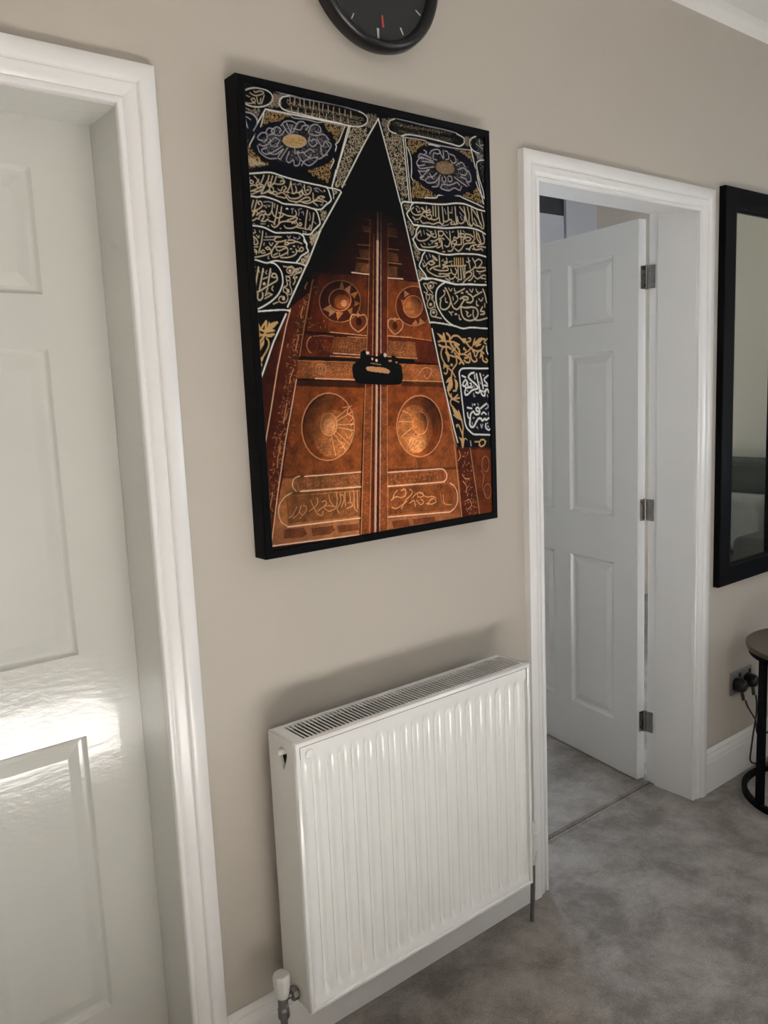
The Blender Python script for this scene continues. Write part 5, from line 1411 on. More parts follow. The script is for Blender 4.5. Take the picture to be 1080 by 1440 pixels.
p 0.0 C 0 4790 4085 4788 4092 4785 4099 4779 4105 4772 4111 4763 4115 4754 4117 4744 4118 4734 4118 4724 4116 4716 4112 4709 4107 4704 4101 4701 4094 4701 4087 4702 4080 4706 4073 4711 4067 4718 4061 4727 4057 4737 4055 4747 4054 4756 4054 4766 4056 4774 4060 4781 4065 4786 4071 4789 4078 4790 4085
s 2.04 C 1 4715 3852 4795 3879 4771 3968
s 2.21 C 1 4849 4039 4884 4157
s 2.21 C 0 4931 4274 4927 4293 4919 4310 4906 4326 4889 4339 4869 4349 4847 4355 4825 4358 4802 4356 4781 4350 4762 4341 4746 4328 4735 4313 4728 4296 4726 4278 4730 4260 4738 4243 4751 4227 4767 4214 4787 4204 4809 4197 4832 4195 4854 4196 4876 4202 4895 4211 4910 4224 4922 4239 4929 4256 4931 4274
p 0.0 C 0 4874 4261 4872 4268 4869 4275 4863 4281 4856 4286 4847 4291 4837 4293 4827 4294 4817 4293 4808 4291 4800 4287 4793 4282 4788 4276 4785 4270 4784 4262 4785 4255 4789 4248 4795 4242 4802 4236 4811 4232 4820 4230 4830 4229 4840 4229 4850 4232 4858 4235 4865 4240 4870 4247 4873 4253 4874 4261
s 2.85 C 1 4739 4219 4754 4337 4875 4365 5060 4392
s 2.02 C 1 4613 3884 4629 3986
p 0.0 A 1 4911 4729 5021 4762 5086 4789 5107 4728 5152 4776 5175 4898 5109 4912 5018 4844
s 4.21 A 1 4949 4925 5034 4905 5165 4912 5317 4919 5450 4940
s 4.22 A 1 5126 4735 5166 4898 5198 5035 5194 5130 5266 5227
s 5.21 A 1 5229 4735 5312 4803 5318 4898 5352 4994 5407 5050
s 4.28 A 1 5358 4844 5437 4789 5572 4789 5667 4844 5780 4941
p 0.0 A 1 5657 4844 5823 4844 5852 4872 5800 4941 5779 4969 5704 4885
s 3.69 A 1 5801 4927 5919 4927 6000 4886 5982 4837 5932 4844
p 0.0 A 1 5413 4899 5489 4926 5632 4982 5602 5016 5525 5009 5468 4967
s 4.86 A 1 4965 4999 5085 5041 5236 5042 5348 5091
p 0.0 G 1 5345 5173 5396 5091 5475 5050 5493 5078 5442 5147 5364 5187
p 0.0 A 1 5145 5171 5194 5130 5268 5200 5292 5296 5260 5392 5232 5378 5208 5268
p 0.0 A 1 5210 5199 5343 5228 5534 5272 5649 5315 5591 5315 5398 5284 5266 5241
s 5.31 A 1 5467 4995 5580 5079 5616 5162 5593 5259 5667 5358 5742 5443
s 4.31 A 1 5460 5188 5534 5272 5667 5371 5605 5440
s 3.96 G 1 5463 5105 5575 5217
s 4.07 A 1 5839 4941 5993 5068 6171 5139 6334 5127 6439 5028
p 0.0 G 1 6044 5054 6089 4914 6152 4823 6159 4914 6303 4830 6486 4837 6525 4886 6403 4879 6319 4943 6197 4984 6095 5012
p 0.0 A 1 6155 5012 6258 4971 6359 4985 6297 5013 6175 5041
s 3.7 A 1 5791 5192 5911 5137 6034 5054
s 4.01 A 1 5594 5217 5770 5219 5867 5263 5866 5305 5787 5303
s 3.67 A 1 5776 5066 5755 5094 5814 5108 5831 5164
s 4.04 A 1 5969 5194 5888 5249 5945 5306 5942 5404 5842 5409 5765 5359
s 4.07 A 1 5970 5180 6004 5321 6082 5392 6183 5380 6185 5323
p 0.0 A 1 6022 5103 6111 5139 6069 5181
s 3.75 A 1 6110 5167 6127 5266 6188 5253 6210 5196 6272 5140
s 4.12 A 1 6313 5127 6433 5199
p 0.0 A 1 6332 5169 6401 5241 6408 5341 6349 5283 6286 5325 6310 5240
s 3.8 A 1 6390 5284 6407 5369 6509 5414 6562 5372 6511 5328
s 3.46 W 1 6531 5029 6538 5129 6577 5215
s 3.44 A 1 6568 4844 6462 4929 6523 4972
s 3.56 A 1 5103 5048 5034 5129 5029 5252 5090 5376 5144 5445
p 0.0 G 1 5087 5430 5181 5453 5284 5496 5217 5516 5207 5529 5160 5514 5112 5527 5082 5561
s 3.26 A 1 5207 5529 5203 5626 5144 5672 5107 5644
p 0.0 A 0 5391 5464 5390 5471 5386 5477 5381 5483 5374 5487 5366 5491 5357 5493 5348 5493 5338 5492 5329 5490 5322 5486 5315 5481 5310 5475 5308 5469 5307 5462 5308 5455 5311 5449 5317 5443 5324 5439 5332 5435 5341 5433 5350 5433 5359 5433 5368 5436 5376 5440 5383 5445 5387 5450 5390 5457 5391 5464
s 3.96 A 1 5512 5327 5508 5438 5387 5561 5345 5657 5332 5740
s 3.29 A 1 5235 5530 5365 5630 5457 5757
p 0.0 A 1 5333 5726 5225 5778 5145 5880 5241 5862 5199 5958 5175 6068 5261 6071 5362 5964 5358 5824
p 0.0 A 1 5417 5784 5493 5828 5538 5928 5504 6053 5446 6051 5451 5911
s 3.96 A 1 5198 5974 5214 6080 5252 6172 5312 6235 5374 6268
s 2.98 A 1 5316 6144 5284 6173 5324 6205
s 3.99 A 1 5466 6075 5382 6071
s 4.0 A 1 5353 6275 5439 6226 5515 6175
s 4.01 A 1 5384 6276 5480 6258 5575 6247
s 3.34 A 1 5394 6284 5477 6319 5551 6345
s 3.65 A 1 5333 6251 5278 6309 5286 6386 5366 6481
p 0.0 A 1 5286 6371 5408 6483 5510 6565 5533 6520 5612 6694 5631 6772 5567 6753 5421 6683 5359 6641 5484 6702 5382 6604
s 3.7 A 1 5370 6642 5483 6717 5609 6771
p 0.0 A 0 5648 6766 5647 6771 5644 6776 5639 6780 5633 6784 5625 6786 5617 6788 5609 6788 5600 6787 5592 6784 5585 6781 5579 6777 5574 6772 5572 6766 5571 6761 5572 6755 5575 6750 5580 6746 5586 6743 5594 6740 5602 6739 5610 6739 5619 6740 5627 6742 5634 6745 5640 6750 5645 6755 5647 6760 5648 6766
s 4.08 A 1 5630 6788 5667 6945 5652 7068 5646 7223
s 3.72 A 1 5464 6931 5455 6892 5519 6896 5579 7001 5639 7129
p 0.0 A 1 5508 7174 5593 7211 5743 7222 5806 7282 5710 7251 5660 7443 5616 7439 5579 7280
s 3.49 A 1 6057 7332 6179 7342 6221 7409
s 3.87 A 1 6200 7359 6269 7301 6381 7310 6401 7407 6287 7462 6198 7423
s 3.18 A 1 6437 7346 6402 7375
s 3.11 V 1 5904 7305 5922 7417
p 0.0 N 0 5643 5579 6571 5570 6578 7188 5986 7138 5796 6969 5745 6888
s 3.71 W 1 6571 5562 6238 5559 5933 5552 5718 5554 5643 5579 5594 5639 5596 5715
s 3.74 W 1 5596 5715 5627 6020 5667 6358 5709 6684 5745 6872 5816 7001 5987 7130 6096 7159
s 3.86 W 0 6096 7155 6578 7196
s 4.03 W 1 5680 5724 5796 5766
s 4.04 W 1 5683 5945 5746 5978 5812 5935 5836 5859 5783 5827 5706 5900
s 3.39 W 1 5704 5939 5788 6003 5938 6016 6026 6004
s 3.4 W 1 5857 5875 5874 5983 5961 5986 5985 5925 5942 5908
s 4.42 W 1 6081 5659 5972 5679 5893 5753 5966 5832 6116 5929 6211 6026 6133 6054 6001 6080 5868 6167 5781 6179 5762 6101 5808 6026
s 3.07 W 1 6101 5713 6109 5806
s 4.13 W 1 6167 5692 6206 5855 6265 6074 6218 6150 6131 6131
s 4.15 W 1 6289 5687 6339 5844 6388 6048
s 3.83 W 1 6566 5733 6428 5831 6537 5943
s 4.18 W 1 6424 5971 6535 5990
s 4.18 W 1 6286 6091 6349 6203 6438 6222 6442 6112 6533 6069 6575 6149
s 3.49 W 1 6487 6098 6440 6159
s 3.47 W 1 6309 6092 6397 6126
p 0.0 V 0 6431 5730 6431 5734 6429 5738 6425 5741 6421 5744 6416 5746 6410 5747 6404 5748 6398 5747 6393 5745 6388 5743 6384 5740 6380 5736 6379 5732 6378 5728 6379 5724 6381 5720 6384 5717 6389 5714 6394 5712 6399 5711 6405 5710 6411 5711 6417 5712 6422 5715 6426 5718 6429 5721 6431 5725 6431 5730
s 3.09 V 1 6053 6159 6062 6229 6095 6223
s 3.15 V 1 6528 6210 6538 6258
s 2.39 V 1 6049 5958 6091 6006
s 2.42 V 1 6271 5888 6314 5936
p 0.0 V 0 5875 6090 5874 6094 5872 6098 5869 6102 5865 6104 5860 6106 5854 6108 5848 6108 5843 6107 5837 6106 5832 6103 5828 6100 5825 6096 5824 6093 5823 6088 5824 6084 5826 6080 5829 6077 5833 6074 5838 6072 5844 6071 5850 6071 5855 6072 5861 6073 5866 6076 5870 6079 5873 6082 5874 6086 5875 6090
p 0.0 W 0 6108 6426 6107 6431 6104 6435 6100 6439 6095 6442 6089 6445 6083 6446 6076 6446 6069 6445 6063 6443 6057 6440 6052 6437 6049 6432 6047 6428 6046 6423 6047 6418 6049 6413 6053 6410 6058 6406 6064 6404 6071 6403 6078 6403 6084 6403 6091 6405 6097 6408 6101 6412 6105 6416 6107 6421 6108 6426
s 4.1 W 1 5835 6490 5975 6516
s 4.49 W 1 5912 6758 5938 6650 6027 6593 6091 6659 6201 6665 6247 6605 6206 6509 6129 6520 6138 6576 6203 6603
s 3.42 W 1 5830 6613 5848 6723 5912 6758
s 4.19 W 1 6283 6528 6386 6471 6488 6421
s 4.87 W 1 5912 6774 5896 6897 5949 6963 6037 6953 6106 6864 6197 6775 6286 6780 6329 6830 6420 6788 6464 6822 6556 6780
s 3.85 W 1 6312 6671 6381 6628 6469 6680
s 3.51 V 1 6532 6446 6542 6510 6450 6553
s 2.82 V 1 6549 6637 6547 6700
s 3.09 V 1 6001 6405 6010 6452
s 2.77 V 1 6188 6406 6208 6446
s 2.76 V 1 5974 6855 5984 6903
p 0.0 V 0 6068 6752 6067 6757 6064 6762 6060 6767 6054 6770 6047 6773 6040 6774 6032 6774 6024 6773 6017 6771 6010 6768 6005 6763 6001 6758 5998 6753 5998 6747 5999 6742 6002 6737 6006 6732 6012 6729 6018 6726 6026 6725 6034 6725 6041 6726 6049 6728 6055 6731 6061 6736 6065 6741 6067 6746 6068 6752
s 3.13 V 1 6135 6975 6167 7009
s 3.5 V 1 6271 6921 6301 7002 6337 6925
s 4.24 W 1 6450 6917 6447 7012 6547 7074 6582 7053
p 0.0 W 0 6530 6906 6529 6909 6527 6913 6524 6915 6521 6918 6516 6919 6512 6920 6506 6920 6501 6920 6497 6918 6493 6916 6489 6913 6486 6910 6485 6907 6484 6903 6485 6899 6487 6896 6490 6893 6493 6891 6498 6889 6502 6889 6507 6889 6512 6889 6517 6891 6521 6893 6525 6896 6528 6899 6529 6902 6530 6906
p 0.0 W 0 6554 6987 6554 6991 6551 6995 6548 6998 6544 7001 6538 7003 6533 7004 6527 7004 6521 7003 6515 7002 6510 6999 6506 6996 6502 6992 6501 6988 6500 6983 6501 6979 6503 6975 6506 6972 6511 6969 6516 6967 6522 6966 6528 6966 6534 6967 6539 6969 6545 6971 6549 6975 6552 6979 6554 6983 6554 6987
p 0.0 K 0 1 -99 7042 -151 6795 60 6794 92 227 71 111 1710 110 5731 88 7291 132 9132 -24 9405 -323 8985 -160 238
"""
PAL = {'W': (205, 205, 198), 'C': (176, 160, 134), 'G': (172, 140, 92), 'V': (150, 148, 156), 'N': (8, 9, 24), 'K': (4, 3, 3), 'D': (34, 14, 7),
       'R': (118, 58, 26), 'r': (84, 34, 16), 'b': (60, 24, 12), 'O': (198, 138, 92), 'H': (232, 186, 156), 'g': (156, 98, 54), 'T': (184, 132, 92), 'U': (158, 100, 66), 'S': (142, 128, 110), 'm': (100, 82, 62), 'B': (140, 78, 40), 'A': (182, 144, 100), 'w': (205, 190, 180)}
def draw_print():
    K = 1.6
    w_, h_ = int(677.3 * K) + 1, int(931.2 * K) + 1
    img = np.zeros((h_, w_, 3), np.float32)
    lin = lambda c: np.power(np.array(c, np.float32) / 255.0, 2.2)
    img[:] = lin(PAL['K'])
    rng = np.random.RandomState(7)
    def noise(cell, seed):
        r = np.random.RandomState(seed)
        gh, gw = int(h_ / cell) + 3, int(w_ / cell) + 3
        g = r.rand(gh, gw).astype(np.float32)
        yy = np.arange(h_) / cell
        xx = np.arange(w_) / cell
        y0 = yy.astype(int); x0 = xx.astype(int)
        fy = (yy - y0)[:, None]; fx = (xx - x0)[None, :]
        fy = fy * fy * (3 - 2 * fy); fx = fx * fx * (3 - 2 * fx)
        a = g[y0][:, x0]; b = g[y0][:, x0 + 1]; c = g[y0 + 1][:, x0]; d = g[y0 + 1][:, x0 + 1]
        return (a * (1 - fx) + b * fx) * (1 - fy) + (c * (1 - fx) + d * fx) * fy
    nz = 0.5 * noise(26, 1) + 0.3 * noise(9, 2) + 0.2 * noise(4, 3)
    fine = noise(3.2, 5)
    def smooth(P):
        if len(P) < 3:
            return P
        Q = np.vstack([2 * P[0] - P[1], P, 2 * P[-1] - P[-2]])
        res = []
        for i in range(1, len(Q) - 2):
            p0, p1, p2, p3 = Q[i - 1:i + 3]
            for t in (0, 0.2, 0.4, 0.6, 0.8):
                res.append(0.5 * (2 * p1 + (p2 - p0) * t + (2 * p0 - 5 * p1 + 4 * p2 - p3) * t * t + (3 * p1 - p0 - 3 * p2 + p3) * t ** 3))
        res.append(P[-1])
        return np.array(res)
    def stroke(P, width, col, alpha=1.0, soft=1.0):
        hw = width * K / 2
        P = P * K
        x0 = max(int(P[:, 0].min() - hw - 3), 0); x1 = min(int(P[:, 0].max() + hw + 3), w_)
        y0 = max(int(P[:, 1].min() - hw - 3), 0); y1 = min(int(P[:, 1].max() + hw + 3), h_)
        if x1 <= x0 or y1 <= y0:
            return
        D = np.full((y1 - y0, x1 - x0), 1e9, np.float32)
        for a, b in zip(P[:-1], P[1:]):
            sx0 = max(int(min(a[0], b[0]) - hw - 3), x0); sx1 = min(int(max(a[0], b[0]) + hw + 4), x1)
            sy0 = max(int(min(a[1], b[1]) - hw - 3), y0); sy1 = min(int(max(a[1], b[1]) + hw + 4), y1)
            if sx1 <= sx0 or sy1 <= sy0:
                continue
            X = np.arange(sx0, sx1)[None, :] - a[0]
            Y = np.arange(sy0, sy1)[:, None] - a[1]
            d = b - a
            L = max(float(d @ d), 1e-6)
            t = np.clip((X * d[0] + Y * d[1]) / L, 0, 1)
            dd = np.hypot(X - t * d[0], Y - t * d[1])
            v = D[sy0 - y0:sy1 - y0, sx0 - x0:sx1 - x0]
            np.minimum(v, dd, out=v)
        al = np.clip((hw - D) / (1.2 * soft) + 0.5, 0, 1)[..., None] * alpha
        reg = img[y0:y1, x0:x1]
        reg += (lin(PAL[col]) - reg) * al
    def mask(P):
        P = P * K
        x0 = max(int(P[:, 0].min()) - 1, 0); x1 = min(int(P[:, 0].max()) + 2, w_)
        y0 = max(int(P[:, 1].min()) - 1, 0); y1 = min(int(P[:, 1].max()) + 2, h_)
        X = np.arange(x0, x1)[None, :] + 0.01
        Y = np.arange(y0, y1)[:, None] + 0.01
        M = np.zeros((y1 - y0, x1 - x0), bool)
        n = len(P)
        for i in range(n):
            (ax, ay), (bx_, by_) = P[i], P[(i + 1) % n]
            if ay == by_:
                continue
            c = ((Y >= min(ay, by_)) & (Y < max(ay, by_)))
            M ^= c & (X < ax + (Y - ay) * (bx_ - ax) / (by_ - ay))
        return M, x0, y0, x1, y1
    for row in ART.strip().split('\n'):
        f = row.split(' ')
        k, w, c, sm = f[0], float(f[1]), f[2], int(f[3])
        P = np.array([int(v) for v in f[4:]], float).reshape(-1, 2) / 10.0
        if k == 's':
            if sm:
                P = smooth(P)
            stroke(P, w, c[0], float(c[1:]) / 10 if len(c) > 1 else 1.0)
        elif k == 'p':
            if sm:
                P = smooth(np.vstack([P, P[:1]]))
            M, x0, y0, x1, y1 = mask(P)
            al = float(c[1:]) / 10 if len(c) > 1 else 1.0
            reg = img[y0:y1, x0:x1]
            col = lin(PAL[c[0]])
            mod = np.ones(M.shape, np.float32) if c[0] in 'KNWCGTUHVmA' else (0.55 + 0.9 * nz[y0:y1, x0:x1])
            reg += (col * mod[..., None] - reg) * (M * al)[..., None]
        elif k == 'x':
            # tone of the pictured metal: near black under the cloth, brighter and glossier low down
            xx = (np.arange(w_) / K)[None, :]; yy = (np.arange(h_) / K)[:, None]
            def ss(v, a, b):
                t = np.clip((v - a) / (b - a), 0, 1)
                return t * t * (3 - 2 * t)
            f_ = 0.04 + 0.96 * ss(yy + 0.25 * np.abs(xx - 365), 205, 470)
            f_ = f_ * (1 - 0.85 * (1 - ss(xx, 215, 330)) * (1 - ss(yy, 330, 440)))
            f_ = f_ * (0.60 + 0.40 * ss(xx, 60, 260)) * (0.80 + 0.20 * (1 - ss(xx, 470, 640)))
            f_ = f_ * (0.80 + 0.38 * np.exp(-((xx - 330) / 170.0) ** 2 - ((yy - 840) / 170.0) ** 2) + 0.12 * np.exp(-((xx - 360) / 110.0) ** 2 - ((yy - 545) / 70.0) ** 2))
            f_ = f_ * (0.86 + 0.66 * nz)
            img *= f_[..., None]
            # embossed metal: light catches the upper edge of every change of tone
            L = img.sum(-1)
            e = np.zeros_like(L)
            e[2:, 2:] = L[2:, 2:] - L[:-2, :-2]
            img *= (1 + np.clip(e * 1.2, -0.35, 0.35))[..., None]
            img += (np.clip(noise(3.0, 11) - 0.80, 0, 1) * 0.35 * f_ * (L > 0.05))[..., None] * lin(PAL['T'])
        elif k == 'd':
            # domed boss: tone falls off from one lower side to the other
            M, x0, y0, x1, y1 = mask(P)
            cx_, cy_ = P.mean(0) * K
            rx_, ry_ = (P.max(0) - P.min(0)) * K / 2
            X = (np.arange(x0, x1)[None, :] - cx_) / rx_; Y = (np.arange(y0, y1)[:, None] - cy_) / ry_
            dx = -0.55 if c[0] == 'L' else 0.55
            rr_ = np.sqrt(X * X + Y * Y)
            w *= 0.7
            g_ = 1 + w * (dx * X + 0.5 * Y) + 0.25 * w * (1 - rr_)
            img[y0:y1, x0:x1] *= np.where(M, np.clip(g_, 0.15, 2.2), 1)[..., None]
        elif k in 'ot':
            # o: scrolling tendrils, t: small beads and commas of carved or embroidered filling
            M, x0, y0, x1, y1 = mask(P)
            sp = w * K
            flip = 1
            for yy in np.arange(y0 + sp * 0.5, y1, sp):
                flip = -flip
                for xx in np.arange(x0 + sp * (0.5 + 0.25 * flip), x1, sp):
                    jx, jy = xx + rng.uniform(-.2, .2) * sp, yy + rng.uniform(-.2, .2) * sp
                    ix, iy = int(jx) - x0, int(jy) - y0
                    if not (0 <= ix < M.shape[1] and 0 <= iy < M.shape[0] and M[iy, ix]):
                        continue
                    a0 = rng.uniform(0, 6.28)
                    s_ = 1 if rng.rand() < .5 else -1
                    if k == 'o':
                        th = np.linspace(0, 4.6, 11)
                        r = sp / K * (0.62 - 0.105 * th)
                        q = np.stack([jx / K + r * np.cos(a0 + s_ * th), jy / K + r * np.sin(a0 + s_ * th)], 1)
                        stroke(q, max(w * 0.20, 1.1), c[0], 0.85)
                    else:
                        th = np.linspace(0, 1.9, 5)
                        r = sp / K * rng.uniform(0.2, 0.42)
                        q = np.stack([jx / K + r * np.cos(a0 + s_ * th), jy / K + r * np.sin(a0 + s_ * th)], 1)
                        stroke(q, max(w * 0.17, 1.0), c[0], rng.uniform(0.2, 0.75))
    img *= (0.93 + 0.14 * fine)[..., None]
    return img, K

def build_print():
    img, K = draw_print()
    x0, x1, z0, z1 = FWD * 1000 - 1.0, 677.3 - FWD * 1000 + 1.0, FWD * 1000 - 1.0, 931.2 - FWD * 1000 + 1.0
    NX, NZ = 520, 720
    gx = np.linspace(x0, x1, NX)
    gy = np.linspace(z0, z1, NZ)
    # 2x2 mean then bilinear pick
    px = np.clip(gx * K, 1, img.shape[1] - 3); py = np.clip(gy * K, 1, img.shape[0] - 3)
    ix = px.astype(int); iy = py.astype(int)
    fx = (px - ix)[None, :, None]; fy = (py - iy)[:, None, None]
    g = lambda dy, dx: img[iy + dy][:, ix + dx]
    col = (g(0, 0) * (1 - fx) + g(0, 1) * fx) * (1 - fy) + (g(1, 0) * (1 - fx) + g(1, 1) * fx) * fy
    col = np.clip(col * 1.0, 0, 1)
    X, Y = np.meshgrid(PX0 + gx / 1000.0, PZ1 - gy / 1000.0)
    co = np.stack([X, np.full_like(X, -PD + 0.0035), Y], -1).reshape(-1, 3).astype(np.float32)
    idx = np.arange(NX * NZ).reshape(NZ, NX)
    q = np.stack([idx[:-1, :-1], idx[1:, :-1], idx[1:, 1:], idx[:-1, 1:]], -1).reshape(-1, 4).astype(np.int32)
    me = bpy.data.meshes.new('print')
    me.vertices.add(len(co)); me.vertices.foreach_set('co', co.ravel())
    me.loops.add(q.size); me.loops.foreach_set('vertex_index', q.ravel())
    me.polygons.add(len(q)); me.polygons.foreach_set('loop_start', np.arange(0, q.size, 4, dtype=np.int32))
    me.update(calc_edges=True)
    ca = me.color_attributes.new('pigment', 'FLOAT_COLOR', 'POINT')
    rgba = np.concatenate([col.reshape(-1, 3), np.ones((NX * NZ, 1))], 1).astype(np.float32)
    ca.data.foreach_set('color', rgba.ravel())
    m = bpy.data.materials.new('printed_picture_ink')
    m.use_nodes = True
    t = m.node_tree
    b = t.nodes['Principled BSDF']
    b.inputs['Roughness'].default_value = 0.6
    b.inputs['Specular IOR Level'].default_value = 0.12
    at = t.nodes.new('ShaderNodeAttribute')
    at.attribute_name = 'pigment'
    t.links.new(at.outputs['Color'], b.inputs['Base Color'])
    link('print', me, m, pic)
    box('backing_board', (PX0 + FWD - 0.002, -PD + 0.005, PZ0 + FWD - 0.002), (PX1 - FWD + 0.002, -PD + 0.010, PZ1 - FWD + 0.002), BLACK, pic)
build_print()


adopt(pic)

# ------------------------------------------------------------------ radiator
RX, RXE, RZ0, RZ1, RF, RB = 0.443, 1.134, 0.1818, 0.7765, -0.150, -0.046
rad = empty('radiator', ((RX + RXE) / 2, RB, RZ0))
tag(rad, 'white ribbed double panel radiator with slotted top grille', 'radiator')
def rad_panel(y, s, name):
    """ribbed pressed panel; s=+1 relief toward -y"""
    nrib = 20
    x0, x1 = RX + 0.0125, RXE - 0.0125
    z0, z1 = RZ0 + 0.006, RZ1 - 0.0125
    pitch = 0.0333
    first = (x0 + x1) / 2 - pitch * nrib / 2
    xs = [x0]
    hs = [0.0]
    for i in range(nrib):
        a = first + i * pitch
        for f, h in ((0.0, -1.0), (0.06, -1.0), (0.13, -0.8), (0.20, -0.35), (0.27, -0.08), (0.36, 0.0), (0.5, 0.05), (0.64, 0.0), (0.73, -0.08), (0.80, -0.35), (0.87, -0.8), (0.94, -1.0)):
            xs.append(a + f * pitch)
            hs.append(h)
    xs.append(first + nrib * pitch); hs.append(-1.0)
    xs.append(x1); hs.append(0.0)
    zz = [(z0, 0), (z0 + 0.004, 0.0), (z0 + 0.016, 0.0), (z0 + 0.022, 0.12), (z0 + 0.032, 0.7), (z0 + 0.042, 1.0), (z0 + 0.2, 1.0), ((z0 + z1) / 2, 1.0), (z1 - 0.2, 1.0),
          (z1 - 0.046, 1.0), (z1 - 0.036, 0.7), (z1 - 0.027, 0.12), (z1 - 0.020, 0.0), (z1 - 0.004, 0.0), (z1, 0.0)]
    bm = bmesh.new()
    D = 0.0075
    V = []
    for z, k in zz:
        row = []
        for x, h in zip(xs, hs):
            edge = 1.0 if 2 < xs.index(x) < len(xs) - 3 else 0.7
            yy = y - s * (D * h * k * edge)
            # header channels: slightly raised horizontal band below the top and above the bottom rim
            if k == 0.0 and z0 < z < z1:
                yy = y - s * 0.0012
            row.append(bm.verts.new((x, yy * 1.0, z)))
        V.append(row)
    for a, b in zip(V, V[1:]):
        for i in range(len(xs) - 1):
            bm.faces.new((a[i], a[i + 1], b[i + 1], b[i]))
    return finish(name, bm, RAD, rad, smooth=True, angle=60)
p = rad_panel(RF + 0.004, 1, 'front_panel')
rad_panel(RB - 0.004, -1, 'rear_panel')
# round pressed bosses in the corners of the front panel
for bx in (RX + 0.034,):
    lathe('corner_boss', [(0.0, -0.0036), (0.0075, -0.0036), (0.0095, -0.0028), (0.0115, 0.0005), (0.0115, 0.003)], RAD, rad, axis='Y', origin=(bx, RF + 0.004, RZ1 - 0.030), n=24)
# rims of the front panel: thin raised welt round the panel with a dark joint inside it
def rim(x0, x1, z0, z1, y0, y1, w_):
    bm = bmesh.new()
    pr = [(0, y1), (0, y0 + 0.003), (0.001, y0 + 0.001), (0.003, y0), (w_ - 0.001, y0), (w_, y0 + 0.001), (w_, y1)]
    cr = [(x0, z0, 1, 1), (x1, z0, -1, 1), (x1, z1, -1, -1), (x0, z1, 1, -1)]
    prev = [[bm.verts.new((c[0] + c[2] * d, y, c[1] + c[3] * d)) for d, y in pr] for c in cr]
    for k in range(4):
        a, b = prev[k], prev[(k + 1) % 4]
        for i in range(len(pr) - 1):
            bm.faces.new((a[i], a[i + 1], b[i + 1], b[i]))
    return bm
finish('front_rim', rim(RX, RXE, RZ0, RZ1, RF - 0.001, RF + 0.012, 0.0095), RAD, rad, smooth=True, angle=40)
# side covers with an oval cut-out: built as a grid around the opening
def side_cover(x, s, name, hole):
    bm = bmesh.new()
    y0, y1, z0, z1 = RF + 0.006, RB + 0.002, RZ0 + 0.004, RZ1
    cy, cz = (-0.100, 0.740)
    n = 32
    def outl(k):
        a = 2 * PI * k / n
        c, q = math.cos(a), math.sin(a)
        # teardrop opening pointing down
        r = 0.0150
        yy, zz_ = cy + r * c, cz + r * q * (1.0 if q > 0 else 2.2) 
        if q < 0:
            yy = cy + r * c * (1 + q * 0.75) 
        return yy, zz_
    def outer(k):
        a = 2 * PI * k / n
        c, q = math.cos(a), math.sin(a)
        m = max(abs(c), abs(q))
        c, q = c / m, q / m
        return (y0 if c < -0.999 else y1 if c > 0.999 else (cy + c * ((y1 - cy) if c > 0 else (cy - y0)))), cz + q * (0.030 if q > 0 else 0.040)
    rings = []
    if hole:
        R0 = [bm.verts.new((x + s * -0.006, *outl(k))) for k in range(n)]
        R1 = [bm.verts.new((x, *outl(k))) for k in range(n)]
        R2 = [bm.verts.new((x, *outer(k))) for k in range(n)]
        for A, B in ((R0, R1), (R1, R2)):
            for k in range(n):
                bm.faces.new((A[k], A[(k + 1) % n], B[(k + 1) % n], B[k]))
        top, bot = cz + 0.030, cz - 0.040
    else:
        top = bot = cz
    for za, zb in ((z0, bot), (top, z1 - 0.004)):
        bm.faces.new([bm.verts.new(q) for q in ((x, y0, za), (x, y1, za), (x, y1, zb), (x, y0, zb))])
    # returned edges
    bm.faces.new([bm.verts.new(q) for q in ((x, y1, z0), (x, y1, z1 - 0.004), (x - s * 0.012, y1 + 0.004, z1 - 0.004), (x - s * 0.012, y1 + 0.004, z0))])
    bm.faces.new([bm.verts.new(q) for q in ((x, y0, z1 - 0.004), (x, y1, z1 - 0.004), (x - s * 0.004, y1, z1), (x - s * 0.004, y0, z1))])
    bm.faces.new([bm.verts.new(q) for q in ((x, y0, z0), (x, y1, z0), (x - s * 0.010, y1, z0 - 0.002), (x - s * 0.010, y0, z0 - 0.002))])
    return finish(name, bm, RADSIDE, rad)
side_cover(RX + 0.0005, -1, 'side_cover', True)
side_cover(RXE - 0.0005, 1, 'side_cover', False)
# inside: solid near-black block that paints the shade behind the slots
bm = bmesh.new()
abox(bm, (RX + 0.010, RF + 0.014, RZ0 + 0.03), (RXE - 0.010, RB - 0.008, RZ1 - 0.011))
finish('slot_shade_block', bm, RADIN, rad)
